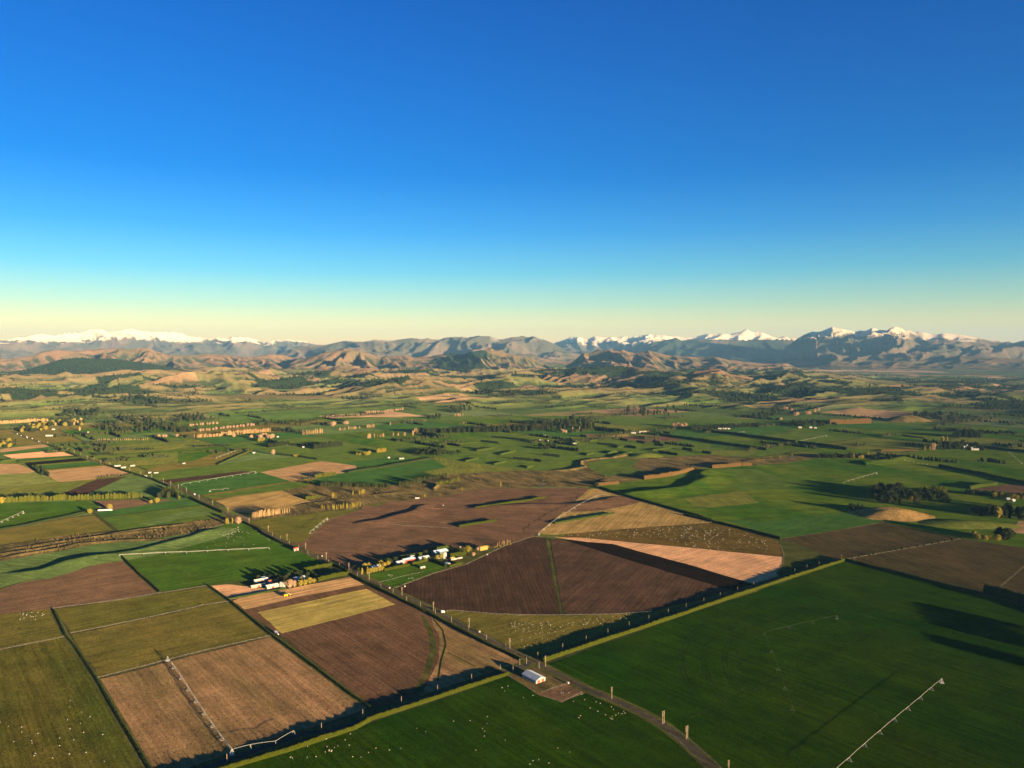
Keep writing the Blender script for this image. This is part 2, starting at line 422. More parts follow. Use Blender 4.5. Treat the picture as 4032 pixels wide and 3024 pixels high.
m_shp = lambda: field_mat('grazed_brown', (.165, .105, .028), (.105, .082, .022), R(-80), ((60, .3, 0),), 90, 1, .4)
m_dkb = lambda: field_mat('dark_brown_field', (.105, .076, .032), (.070, .058, .024), R(-10), ((9, .3, 0),), 110, 1, .5)
m_rou = lambda: field_mat('rough_grass', (.20, .145, .058), (.075, .065, .028), R(-25), (), 26, 1.6, .6, 1.2, 1.4)
m_vrg = lambda: field_mat('verge_grass', (.10, .105, .028), (.060, .070, .018), G, (), 18, 1.2, .5, 1)
m_fro = lambda: field_mat('frosted_grass', (.135, .20, .060), (.095, .150, .042), R(15), ((13, .3, 1),), 60, 1.3, .35, 1, 1.6)
m_pst = lambda: field_mat('river_pasture', (.30, .215, .060), (.155, .155, .036), R(8), (), 60, 1.4, .45, 1, 1.6)
m_yel = lambda: field_mat('lime_grass', (.21, .24, .06), (.165, .18, .05), R(5), ((15, .2, 1),), 60, 1.4, .3, .6, 1.4)
m_gm = lambda: field_mat('mid_green', (.078, .138, .020), (.115, .162, .026), G, ((16, .15, 1),), 130, 1, .3)
m_gd = lambda: field_mat('mid_green_deep', (.046, .122, .024), (.062, .135, .025), G, ((20, .12, 1),), 130, 1, .3)
m_gr = lambda: field_mat('valley_green', (.046, .118, .010), (.125, .170, .016), R(-8), ((60, .2, 1),), 170, 1.5, .35, .5, 1.6)
m_go = lambda: field_mat('valley_olive', (.175, .180, .034), (.115, .150, .028), R(-8), (), 120, 1.2, .35, .5, 1.4)
m_pink = lambda: field_mat('pink_soil', (.44, .27, .135), (.36, .23, .11), G, ((14, .15, 1),), 90, 1, .3)

# near left
F('pasture', m_olst, 1, pts('A', (0, 885), (410, 800), (600, 1065), (760, 1345), (925, 1618), (1150, 2000), (-1500, 2300), (-1300, 1180)))
F('pasture', m_ol2, 1, pts('A', (0, 665), (310, 625), (410, 798), (0, 882), (-700, 1040), (-700, 830)))
F('bare_soil_field', m_soil, 1, pts('A', (0, 508), (380, 395), (745, 310), (990, 525), (720, 575), (330, 625), (0, 662), (-700, 780), (-700, 690)))
F('pasture', m_ol, 1, pts('A', (338, 630), (990, 537), (1295, 485), (1425, 578), (1270, 603), (820, 703), (442, 778)))
F('pasture', m_ol2, 1, pts('A', (447, 785), (820, 710), (1270, 610), (1432, 586), (1690, 790), (1040, 948), (612, 1052)))
F('stubble_field', m_stub, 1, pts('A', (612, 1068), (1060, 955), (1700, 798), 'B', (252, 1238), 'A', (1440, 1545), (1000, 1710), (925, 1610)))
F('pasture', m_past, 1, pts('A', (760, 300), (960, 245), (1390, 105), (1510, 95), (2030, 350), (1900, 395), (1600, 445), (1300, 480), (1000, 522)))
F('farmyard', m_vrg, 1, pts('A', (1305, 480), (1600, 440), (1900, 380), 'F1', (1500, 450), (1750, 560), (1760, 625), (1300, 690), (640, 830), (280, 790)))
F('tan_paddock', m_tan2, 2, pts('A', (1307, 484), (1425, 476), (1560, 490), (1700, 512), (1600, 540), (1430, 570)))
F('ploughed_field', m_plm, 1, pts('A', (1432, 580), (1560, 545), 'F1', (700, 830), (1760, 635), 'B', (205, 478), (590, 640), (1190, 960), (1165, 990), (560, 1180), (258, 1238), 'A', (1755, 800)))
F('tan_paddock', m_tan, 2, pts('F1', (60, 985), (180, 930), (700, 835), (1760, 635), (1965, 745), (1000, 925), (229, 1106)))
F('straw_strip', m_straw, 2, pts('A', (1600, 650), 'F1', (2000, 808), 'B', (405, 600), 'A', (1755, 780)))
F('furrow_band', m_vrg, 2, pts('B', (560, 665), (585, 668), (640, 770), (662, 860), (655, 930), (620, 1030), (560, 1130), (530, 1165), (520, 1155), (580, 1030), (618, 920), (622, 840), (605, 770)))
F('stubble_field', m_stub, 2, pts('B', (625, 675), (700, 705), (1175, 955), (1165, 985), (870, 1080), (565, 1180), (640, 1020), (675, 930), (682, 850), (665, 770)))
# farm strip beyond the road
F('farmyard', m_vrg, 1, pts('F2', (40, 545), (350, 400), (600, 368), (1250, 238), (1780, 245), (2212, 120), (2212, 150), (1830, 262), (1560, 380), (1400, 450), (1180, 505), (520, 765), (420, 715), (150, 585)))
F('pasture', m_past, 2, pts('F2', (170, 585), (420, 535), (750, 462), (1000, 425), (1190, 480), (1160, 505), (520, 762), (430, 715)))
# centre
F('ploughed_field', m_pld, 1, pts('B', (400, 500), (640, 410), (850, 350), (1090, 235), (1260, 182), (1338, 188), (1428, 662), (1190, 666), (1000, 658), (750, 636), (682, 652), (560, 588)))
F('grass_strip', m_vrg, 1, pts('B', (1342, 189), (1360, 191), (1446, 664), (1432, 664)))
F('ploughed_field', m_pll, 1, pts('B', (1370, 192), (1440, 195), 'C', (0, 398), (380, 508), (150, 582), (0, 612), 'B', (2000, 645), (1750, 660), (1452, 666)))
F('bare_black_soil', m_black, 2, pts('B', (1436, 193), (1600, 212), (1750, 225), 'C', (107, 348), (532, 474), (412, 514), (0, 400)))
F('tan_paddock', m_tan2, 1, pts('B', (1395, 182), (1560, 185), 'C', (100, 245), (715, 305), (712, 345), (670, 405), (706, 435), (535, 477), (107, 346), (0, 320), 'B', (1760, 224), (1600, 212)))
F('pasture', m_shp, 1, pts('C', (0, 107), (300, 95), (500, 150), (662, 200), (700, 240), (715, 305), (100, 245), 'B', (1560, 185), (1400, 180), (1480, 165), (1700, 135)))
F('pasture', m_ol2, 1, pts('B', (690, 655), (750, 638), (900, 655), (1180, 668), (1440, 670), (1750, 664), (2000, 648), 'C', (0, 614), (150, 584), (400, 512), (535, 478), (560, 520), (0, 690), 'B', (1310, 948), (1240, 935), (1050, 850), (850, 745)))
F('pasture', m_vrg, 1, pts('C', (672, 205), (700, 200), (780, 215), (1100, 315), (1070, 345), (560, 520), (540, 480), (706, 437), (672, 408), (714, 345), (716, 300), (700, 240)))
F('stubble_field', m_strt, 1, pts('M4', (690, 1028), (810, 1020), (1050, 1098), (1500, 1215), (2212, 1425), (2212, 1452), (1500, 1495), (900, 1545), (250, 1600), (60, 1585), (280, 1390), (480, 1220)))
F('ploughed_field', m_plf, 1, pts('M3', (70, 1280), 'M2', (1880, 1412), (1640, 1612), 'F1', (1100, 120), (960, 147), (1400, 360), (1790, 560), 'F2', (40, 540), (350, 400), (600, 368), (1250, 238), (1780, 245), (2212, 115), 'B', (1260, 172), 'M4', (55, 1590), (170, 1480), (370, 1310), (690, 1030), (690, 1012), 'M3', (2212, 1018), (1700, 1020), (1480, 1035), (1250, 1095), (850, 1157), (600, 1172), (430, 1187), (300, 1232), (100, 1245)))
F('pasture', m_ol, 1, pts('M2', (930, 1425), (1300, 1380), (1650, 1320), (1900, 1302), (2212, 1300), 'M3', (60, 1282), 'M2', (1880, 1410), (1640, 1610), 'F1', (1100, 118), (960, 142), (500, -20), 'M2', (905, 1450)))
# river terrace to the left
F('frosted_pasture', m_fro, 1, pts('A', (0, 330), (360, 270), (620, 215), (960, 190), (1200, 150), (1390, 102), (950, 243), (745, 295), (380, 385), (0, 500), (-700, 680), (-700, 450)))
F('river_flat', m_rou, 1, pts('A', (0, 235), (360, 180), (760, 140), (1000, 110), (1290, 70), (1400, 50), (1500, 60), (1510, 85), (1390, 103), (1200, 152), (960, 192), (620, 217), (360, 272), (0, 332), (-700, 440), (-700, 330)))
F('river_pasture', m_pst, 1, pts('M1', (0, 1570), (650, 1420), (1300, 1310), (1900, 1200), (2212, 1160), 'M2', (0, 1160), (200, 1170), (390, 1290), (640, 1370), 'A', (1290, 70), (760, 140), (360, 180), (0, 235), (-700, 335), (-700, 270)))
F('frosted_pasture', m_fro, 2, pts('M1', (1700, 1480), (2212, 1330), 'M2', (280, 1270), (490, 1330), (0, 1400), 'M1', (2000, 1470)))
F('pasture', m_past, 1, pts('M1', (-900, 1220), (500, 1190), (900, 1178), (1130, 1178), (1250, 1240), (1230, 1268), (1100, 1320), (700, 1420), (200, 1500), (0, 1540), (-900, 1700)))
F('ploughed_field', m_soil, 1, pts('M1', (1130, 1180), (1260, 1175), (1750, 1160), (2160, 1160), (1880, 1205), (1700, 1240), (1400, 1290), (1260, 1305), (1230, 1270), (1252, 1240)))
F('pasture', m_go, 1, pts('M1', (-900, 1120), (-900, 1040), (0, 1022), (400, 975), (740, 945), (1200, 908), (860, 1050), (650, 1132), (0, 1140)))
F('ploughed_field', m_pld, 2, pts('M1', (1200, 908), (1500, 880), (1600, 862), (1380, 960), (1120, 1080), (1000, 1125), (650, 1128), (860, 1050)))
F('frosted_pasture', m_fro, 1, pts('M1', (1600, 862), (1680, 858), (2110, 1000), (1900, 1120), (1000, 1125), (1150, 1070), (1390, 960)))
F('pasture', m_yel, 1, pts('M1', (-900, 870), (380, 830), (440, 812), (560, 860), (740, 942), (400, 975), (0, 1020), (-900, 1040)))
F('bare_soil_field', m_pink, 1, pts('M1', (-900, 730), (230, 715), (340, 760), (440, 812), (370, 832), (-900, 868)))
F('tan_paddock', m_pink, 1, pts('M1', (560, 800), (1280, 740), (1340, 740), (1640, 842), (1500, 880), (1200, 906), (740, 942), (600, 870)))
F('bare_soil_field', m_pink, 1, pts('M1', (90, 520), (540, 470), (620, 500), (0, 575), (0, 540)))
F('pasture', m_gd, 1, pts('M1', (-300, 590), (0, 578), (620, 500), (700, 540), (40, 605), (-300, 640)))
F('tan_paddock', m_tan2, 1, pts('M1', (40, 605), (705, 545), (880, 600), (930, 610), (170, 655)))
F('pasture', m_gd, 1, pts('M1', (170, 655), (930, 610), (1005, 638), (240, 702)))
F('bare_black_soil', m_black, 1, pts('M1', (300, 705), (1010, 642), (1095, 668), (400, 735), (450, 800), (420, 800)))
F('pasture', m_gd, 1, pts('M1', (400, 742), (1120, 682), (1260, 722), (560, 795), (450, 800)))
F('pasture', m_go, 1, pts('M1', (1100, 600), (2212, 580), (2212, 700), (1720, 740), (1350, 735), (1090, 650)))
# beyond the pivot, centre left
F('pasture', m_gm, 1, pts('M2', (-470, 880), (0, 790), (500, 730), (1440, 630), (1740, 665), (1500, 730), (1000, 828), (780, 805), (0, 900), (-300, 940)))
F('ploughed_field', m_pld, 2, pts('M2', (-280, 925), (0, 898), (780, 805), (975, 822), (0, 945), (-180, 960)))
F('pasture', m_gd, 1, pts('M2', (20, 990), (-90, 965), (0, 950), (960, 826), (1020, 822), (1400, 930), (1000, 990), (270, 1110)))
F('tan_paddock', m_pink, 1, pts('M2', (1030, 820), (1430, 745), (1780, 680), (2212, 735), (2240, 790), (1960, 850), (1460, 935), (1400, 930)))
F('frosted_pasture', m_fro, 1, pts('M2', (530, 720), (870, 590), (1000, 545), (1230, 600), (1440, 625), (900, 680)))
F('stubble_field', m_ol2, 1, pts('M2', (0, 700), (200, 680), (430, 590), (760, 545), (890, 550), (860, 592), (520, 722), (0, 782), (-480, 860), (-300, 740)))
F('stubble_field', m_strt, 1, pts('M2', (470, 1180), (700, 1120), (1300, 1050), (1740, 1222), (1640, 1245), (1250, 1290), (940, 1335), (640, 1300), (560, 1220)))
F('pasture', m_gm, 1, pts('M2', (300, 1128), (1450, 937), (1650, 980), (1340, 1042), (700, 1118), (420, 1140)))
F('pasture', m_gd, 1, pts('M3', (-220, 840), (0, 810), (300, 770), (700, 705), (960, 650), (1140, 760), (860, 812), (1000, 862), (700, 975), (0, 995), (-700, 960)))
F('pasture', m_go, 2, pts('M3', (960, 650), (1100, 645), (1700, 740), (2212, 790), (1400, 830), (1000, 862), (850, 815), (1140, 760)))
F('pasture', m_gm, 1, pts('M2', (1460, 620), (1740, 500), (2212, 480), 'M3', (400, 560), (960, 645), (700, 703), (300, 770), (0, 808), 'M2', (2240, 780), (2212, 735), (1780, 675)))
F('pasture', m_gd, 1, pts('M3', (20, 680), (400, 640), (720, 660), (690, 700), (240, 765), (140, 760), (-150, 715)))
F('pasture', m_gm, 1, pts('M3', (400, 440), (2212, 380), (2212, 780), (1700, 740), (1100, 645), (700, 600), (400, 560)))
F('river_flat', m_rou, 1, pts('M4', (0, 800), (400, 805), (600, 745), (590, 690), (960, 640), (1340, 640), (2212, 605), 'M5', (560, 640), (1300, 590), (1700, 640), (1000, 700), (500, 735), (0, 765), 'M4', (1990, 780), (1370, 905), (1040, 955), (800, 980), (780, 1000), (0, 1010), 'M3', (1700, 1020), (1480, 1035), (1250, 1095), (850, 1157), (430, 1187), (100, 1245), (60, 1282), 'M2', (1900, 1302), (1300, 1375), (930, 1420), (930, 1335), (1740, 1222), (1300, 1045), (1650, 980), 'M3', (0, 995), (700, 975), (1000, 862), (1400, 830), (2212, 790)))
F('pasture', m_gm, 2, pts('M4', (660, 700), (960, 650), (1340, 650), (1200, 760), (1500, 830), (900, 870), (700, 780)))
F('ploughed_field', m_plf, 1, pts('M4', (1000, 400), (1250, 368), (1560, 360), (1900, 425), (1400, 440)))
F('tan_paddock', m_strt, 1, pts('M4', (600, 345), (1150, 332), (1200, 368), (980, 398), (650, 385)))
F('pasture', m_gm, 1, pts('M4', (0, 440), (600, 390), (1000, 400), (1400, 442), (1900, 428), (2212, 460), (2212, 600), (1340, 640), (960, 638), (590, 690), (600, 745), (400, 803), (0, 798)))
F('pasture', m_go, 2, pts('M5', (0, 560), (560, 545), (560, 580), (420, 620), (0, 600)))
F('pasture', m_gr, 1, pts('M4', (820, 1000), (1040, 957), (1370, 912), (1730, 867), (1990, 790), 'M5', (500, 740), (1000, 700), (1310, 645), 'M6', (400, 645), (1100, 560), (1650, 550), (2900, 640), (2900, 1160), (2212, 980), (1540, 1030), (1300, 1200), (1020, 1300), (600, 1410), (450, 1440), 'C', (1340, 88), (715, 188), (660, 180), (500, 148), (300, 92), 'M4', (2212, 1420), (1050, 1095)))
F('frosted_pasture', m_gm, 2, pts('M4', (1750, 870), (2000, 800), (2212, 770), 'M5', (0, 780), (560, 780), (900, 900), (1300, 960), (600, 1040), (400, 1050), (0, 970), 'M4', (1900, 910)))
F('pasture', m_go, 2, pts('M4', (1880, 1140), (2212, 1100), 'M5', (400, 1060), (600, 1200), (0, 1260), 'M4', (2000, 1250)))
F('pasture', m_gd, 2, pts('C', (330, 70), (600, 85), (860, 60), (1150, 25), (1340, 86), (715, 186), (600, 155)))
F('dark_brown_field', m_dkb, 1, pts('C', (715, 192), (1340, 90), (1820, 190), (1160, 308), (1100, 318), (1000, 305), (780, 212)))
F('dark_brown_field', m_dkb, 1, pts('C', (1130, 320), (1160, 310), (1820, 195), (2212, 250), (2900, 340), (2900, 800), (2212, 590), (1970, 520), (1500, 400)))
F('pasture', m_gr, 1, pts('C', (1340, 88), (1400, 75), 'M6', (1020, 1300), (1540, 1035), (2212, 1090), (2900, 1160), (2900, 1800), 'C', (2212, 248), (1822, 190)))
F('ploughed_field', m_plf, 2, pts('M6', (1540, 1032), (2110, 960), (2212, 985), (2900, 1060), (2900, 1120), (2212, 1090)))
F('bare_soil_field', m_pink, 2, pts('C', (2180, 82), (2400, 90), (2400, 190), (2120, 150)))
F('pasture', m_deep, 1, pts('C', (0, 705), (1090, 335), (1500, 415), (1960, 545), (2212, 620), (3200, 900), (3600, 2400), 'F3', (2900, 2100), (2150, 1288), (1660, 862), (1180, 620), (900, 520), (620, 375), (480, 290)))
F('pasture', m_deep, 1, pts('B', (0, 1430), (1110, 1040), 'F3', (130, 400), (420, 580), (640, 655), (840, 560), (900, 575), (1170, 665), (1620, 905), (2050, 1290), (2700, 2100), 'A', (300, 2800), (1400, 1640)))
F('shed_yard', m_rou, 1, pts('F3', (120, 395), (210, 360), (400, 295), (440, 305), (620, 420), (880, 560), (640, 652), (420, 585)))
F('bare_yard', m_soil, 2, pts('F3', (410, 572), (700, 470), (835, 565), (650, 648)))

def ragged(poly, seed):
    """field edges are never ruled: weeds, missed passes, gateways"""
    out = []; n = len(poly)
    for i in range(n):
        (x0, y0), (x1, y1) = poly[i], poly[(i + 1) % n]
        l = math.hypot(x1 - x0, y1 - y0); k = max(1, min(60, int(l / 9)))
        dx, dy = (x1 - x0) / max(l, 1e-6), (y1 - y0) / max(l, 1e-6)
        for j in range(k):
            t = j / k; o = 0 if j == 0 else 2.4 * (float(noise(i * 7 + j * .45, seed * 1.7, 91)) - .5)
            out.append((x0 + (x1 - x0) * t - dy * o, y0 + (y1 - y0) * t + dx * o))
    return out
def poly_mesh(name, poly, z):
    if name != 'paddock': poly = ragged(poly, len(poly))
    bm = bmesh.new()
    vs = [bm.verts.new((p[0], p[1], z)) for p in poly]
    es = [bm.edges.new((vs[i], vs[(i + 1) % len(vs)])) for i in range(len(vs))]
    r = bmesh.ops.triangle_fill(bm, use_beauty=True, use_dissolve=False, edges=es, normal=(0, 0, 1))
    for f in bm.faces:
        if f.normal.z < 0: f.normal_flip()
    me = bpy.data.meshes.new(name); bm.to_mesh(me); bm.free()
    return me

# paddocks of the plain that are too slight to trace one by one: a survey grid of sheets under the traced ones
def inside(px, py, poly):
    r = np.zeros(px.shape, bool); n = len(poly)
    for i in range(n):
        x0, y0 = poly[i]; x1, y1 = poly[(i + 1) % n]
        c = ((y0 > py) != (y1 > py))
        r ^= c & (px < (x1 - x0) * (py - y0) / ((y1 - y0) if y1 != y0 else 1e-9) + x0)
    return r
BASEMATS = [m_gm, m_gd, m_go, m_gm, m_gr, m_fro, m_ol2, m_gr]
ca, sa = math.cos(R(39)), math.sin(R(39))
rg = random.Random(3)
u0 = -4200
ub = []
while u0 < 4600:
    w = rg.uniform(190, 420); ub.append((u0, u0 + w)); u0 += w
for (a0, a1) in ub:
    b0 = 200
    while b0 < 4700:
        hgt = rg.uniform(140, 360)
        cx = (a0 + a1) / 2 * ca - (b0 + hgt / 2) * sa; cy = (a0 + a1) / 2 * sa + (b0 + hgt / 2) * ca
        D = math.hypot(cx, cy)
        if 1500 < D < 3950 and cy > 0 and abs(cx) < cy * .78 + 150:
            q = [(a * ca - b * sa, a * sa + b * ca) for a, b in ((a0 + 4, b0 + 4), (a1 - 4, b0 + 4), (a1 - 4, b0 + hgt - 4), (a0 + 4, b0 + hgt - 4))]
            if cx > cy * .18:
                mm = rg.choice([m_gr, m_gr, m_gm, m_gd, m_go])
            else:
                mm = rg.choice(BASEMATS)
            FIELDS.append(('paddock', mm, 0.4, q, None))
        b0 += hgt
for fi, (name, mat, level, poly, far) in enumerate(FIELDS):
    o = link(name, poly_mesh(name, poly, (level * .03 + fi * .0003) if name != 'paddock' else 0.0), mat())
    tag(o, kind='structure')

# the ground itself, out past everything
bm = bmesh.new()
ring = []
for r_ in (0, 900, 4200, 20000, 90000):
    ring.append([bm.verts.new((r_ * math.cos(t * math.pi / 24), r_ * math.sin(t * math.pi / 24), -0.06 if r_ < 4000 else -0.8)) for t in range(48)] if r_ else [bm.verts.new((0, 0, -.06))])
for i in range(48):
    j = (i + 1) % 48
    bm.faces.new((ring[0][0], ring[1][i], ring[1][j]))
    for k in range(1, 4):
        bm.faces.new((ring[k][i], ring[k + 1][i], ring[k + 1][j], ring[k][j]))
me = bpy.data.meshes.new('ground'); bm.to_mesh(me); bm.free()
tag(link('ground', me, field_mat('plain_ground', (.060, .066, .024), (.095, .085, .036), G, ((240, .2, 1),), 260, 1, .4)), kind='structure')

# ------------------------------------------------------------------ hills and mountains
NC, NR = 1150, 640
az = np.linspace(R(-44), R(44), NC)
Dr = 3650 * np.exp(np.linspace(0, math.log(40000 / 3650), NR))
AZ, DD = np.meshgrid(az, Dr)
X = DD * np.sin(AZ); Y = DD * np.cos(AZ)
Hh, IX = land(X, Y)
SX = 2016 + FPX * np.tan(AZ)
dHx = np.gradient(Hh, axis=1) / np.maximum(DD * (az[1] - az[0]), 1)
dHy = np.gradient(Hh, axis=0) / np.gradient(Dr)[:, None]
slope = np.hypot(dHx, dHy)
N1 = fbm(X / 700, Y / 700, 4, 501); N2 = fbm(X / 160, Y / 260, 3, 502); N3 = fbm(X / 2500, Y / 2500, 3, 503)
def c3(c): return np.array(c)[None, None, :] * np.ones(Hh.shape + (1,))
def lerp(a, b, t): return a * (1 - t[..., None]) + b * t[..., None]
# paddock mosaic on the flats and lower slopes
uu = X * ca + Y * sa; vv = -X * sa + Y * ca
jr = np.floor(uu / 420 + .35 * noise(vv / 2600, vv * 0, 9)); jc = np.floor((vv + 137 * jr) / (300 + 120 * _h(jr, jr * 0, 5)))
hs = _h(jr, jc, 77); hs2 = _h(jr, jc, 78)
pal = [(.070, .122, .024), (.105, .138, .030), (.046, .092, .020), (.150, .140, .050), (.190, .155, .062), (.100, .145, .05), (.23, .14, .075), (.38, .23, .125)]
left = 1 - sstep(2600, 3300, SX)
pc = np.zeros(Hh.shape + (3,))
cut = [0, .24, .46, .62, .76, .86, .93, .965, 1.01]
for k in range(8):
    pc = np.where(((hs >= cut[k]) & (hs < cut[k + 1]))[..., None], c3(pal[k]), pc)
pc = pc * (.85 + .3 * hs2)[..., None]
base = lerp(pc, c3((.105, .105, .038)), .30 * (N1 > .4))
base = lerp(base, c3((.160, .102, .056)), np.clip(sstep(.48, .62, N1) + .8 * sstep(30, 70, Hh), 0, 1) * (.3 + .5 * left) * sstep(4200, 6000, DD) * .7)
base = lerp(base, c3((.09, .13, .03)), sstep(.45, .3, N1) * sstep(4000, 5000, DD) * .6)
# long tan strips on the distant right-hand plain
rp = sstep(3000, 3250, SX) * sstep(6200, 7400, DD) * (Hh < 30)
strip = (noise(X / 900, DD / 330, 55) > .66) * rp
base = lerp(base, c3((.40, .25, .15)), strip * .85)
base = lerp(base, c3((.05, .075, .05)), rp * (1 - strip) * sstep(.4, .6, noise(X / 500, DD / 200, 56)) * .7)
# tussock hills
tus = lerp(c3((.180, .108, .062)), c3((.095, .082, .040)), sstep(.4, .62, N2 * .5 + N1 * .5))
names = [L['n'] for L in LAYERS]
hi = np.clip((Hh - 6) / 40, 0, 1) * (IX >= 0)
col = lerp(base, tus, hi)
def on(*nn):
    r = np.zeros(Hh.shape, bool)
    for n in nn: r |= IX == names.index(n)
    return r
low = on('mid_downs', 'centre_downs', 'left_downs', 'knob')
col = np.where(low[..., None], lerp(tus, c3((.085, .115, .028)), np.clip(1.1 - Hh / 95, 0, 1) * sstep(.42, .6, N1)), col)
# scrub and shade painted dark in gullies, dry grass and lit spurs tan on crests
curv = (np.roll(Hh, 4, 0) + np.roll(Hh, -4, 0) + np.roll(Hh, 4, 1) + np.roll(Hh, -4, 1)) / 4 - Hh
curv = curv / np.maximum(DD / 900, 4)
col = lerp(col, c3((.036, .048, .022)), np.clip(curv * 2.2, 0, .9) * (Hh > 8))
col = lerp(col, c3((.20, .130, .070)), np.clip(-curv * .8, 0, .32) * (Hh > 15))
# plantation forest
fz = np.zeros(Hh.shape)
fz = np.maximum(fz, on('dark_hill') * sstep(12, 30, Hh))
fz = np.maximum(fz, on('mid_downs') * sstep(.50, .54, fbm(X / 900, Y / 500, 3, 610)))
fz = np.maximum(fz, on('brown_mid') * sstep(1950, 2200, SX) * sstep(.45, .50, fbm(X / 1500, Y / 900, 3, 611)))
fz = np.maximum(fz, on('brown_mid') * sstep(1650, 1750, SX) * (1 - sstep(2000, 2100, SX)) * sstep(.46, .5, fbm(X / 1200, Y / 900, 3, 612)))
fz = np.maximum(fz, on('centre_downs') * sstep(.54, .57, fbm(X / 800, Y / 450, 3, 613)))
roll_for = ((IX < 0) | (Hh < 12)) * sstep(.56, .58, fbm(X / 520, Y / 330, 3, 614)) * sstep(4700, 5300, DD) * (1 - .0 * left)
roll_for = roll_for * (1 - sstep(9500, 11500, DD))
fz = np.maximum(fz, roll_for)
col = lerp(col, c3((.018, .030, .012)), fz)
# high country: scree, rock and snow
mt = on('snow_left', 'brown_range', 'snow_mid', 'shaded_slope', 'snow_right')
rock = lerp(c3((.135, .100, .066)), c3((.075, .070, .045)), sstep(.4, .6, fbm(X / 500, Y / 1500, 4, 520)))
col = np.where(mt[..., None], lerp(col, rock, np.clip((Hh - 60) / 200, 0, 1)), col)
col = np.where(on('shaded_slope')[..., None], lerp(rock, c3((.035, .045, .03)), sstep(.35, .5, N3)), col)  # dark tone painted in for the shade lying on this slope
for i, L in enumerate(LAYERS):
    if L['snow'] < 1e8:
        s_ = L['snow'] + 200 * (fbm(X / 620, Y / 700, 4, 700 + i) - .5) + 420 * np.clip(slope - .28, -.15, .6)
        sn = sstep(-35, 45, Hh - s_) * (IX == i)
        col = lerp(col, c3((.62, .50, .36)), sn)
col = np.where(on('brown_range')[..., None], lerp(col, c3((.34, .29, .25)), sstep(.55, .75, fbm(X / 260, Y / 700, 4, 540)) * sstep(560, 720, Hh) * .7), col)
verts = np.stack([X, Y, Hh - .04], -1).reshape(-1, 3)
ii = np.arange(NR * NC).reshape(NR, NC)
quads = np.stack([ii[:-1, :-1], ii[:-1, 1:], ii[1:, 1:], ii[1:, :-1]], -1).reshape(-1, 4)
def terrain_mat():
    m, nt, b = new_mat('land_cover')
    at = nt.nodes.new('ShaderNodeAttribute'); at.attribute_name = 'cover'
    g = nt.nodes.new('ShaderNodeNewGeometry')
    fn = noisen(nt, g.outputs['Position'], .02, 6, .7)
    nt.links.new(mix(nt, .6, at.outputs['Color'], mix(nt, ramp(nt, fn, .3, .7), (.55, .55, .55), (1.4, 1.4, 1.4)), 'MULTIPLY'), b.inputs['Base Color'])
    bp = nt.nodes.new('ShaderNodeBump'); bp.inputs['Strength'].default_value = .4; bp.inputs['Distance'].default_value = 1
    nt.links.new(mathn(nt, 'MULTIPLY', fn, 9), bp.inputs['Height']); nt.links.new(nap(nt, bp.outputs[0], 2.6, .4), b.inputs['Normal'])
    return m
tm = terrain_mat()
def fan(name, r0, r1):
    """rows r0..r1 of the land as one sheet"""
    sub = ii[r0:r1 + 1]; q = quads.reshape(NR - 1, NC - 1, 4)[r0:r1].reshape(-1, 4) - r0 * NC
    v = verts[r0 * NC:(r1 + 1) * NC]
    me = bpy.data.meshes.new(name)
    me.vertices.add(len(v)); me.vertices.foreach_set('co', v.astype(np.float32).ravel())
    me.loops.add(q.size); me.loops.foreach_set('vertex_index', q[:, ::-1].astype(np.int32).ravel())
    me.polygons.add(len(q)); me.polygons.foreach_set('loop_start', np.arange(0, q.size, 4, dtype=np.int32))
    me.polygons.foreach_set('loop_total', np.full(len(q), 4, np.int32))
    me.update(calc_edges=True)
    me.polygons.foreach_set('use_smooth', [True] * len(q))
    ca_ = me.color_attributes.new('cover', 'FLOAT_COLOR', 'POINT')
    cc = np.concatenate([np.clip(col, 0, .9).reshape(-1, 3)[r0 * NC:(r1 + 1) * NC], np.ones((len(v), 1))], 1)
    ca_.data.foreach_set('color', cc.astype(np.float32).ravel())
    me.validate()
    if me.polygons[0].normal.z < 0: me.flip_normals()
    tag(link(name, me, tm), kind='structure')
ra = int(np.searchsorted(Dr, 9700)); rb = int(np.searchsorted(Dr, 16400))
fan('rolling_downs', 0, ra)
fan('hills', ra, rb)
fan('mountains', rb, NR - 1)

# ------------------------------------------------------------------ air
HAZE = 1.5e-5
hb = MB().box(-36000, 36000, -12000, 44000, -2.5, 1500)
hm = bpy.data.materials.new('haze'); hm.use_nodes = True
hn = hm.node_tree; hn.nodes.clear()
ho = hn.nodes.new('ShaderNodeOutputMaterial'); hv = hn.nodes.new('ShaderNodeVolumePrincipled')
hv.inputs['Color'].default_value = (.27, .60, 1.0, 1); hv.inputs['Density'].default_value = HAZE; hv.inputs['Anisotropy'].default_value = 0.0
hn.links.new(hv.outputs[0], ho.inputs['Volume'])
tag(hb.build('haze', hm), kind='stuff')
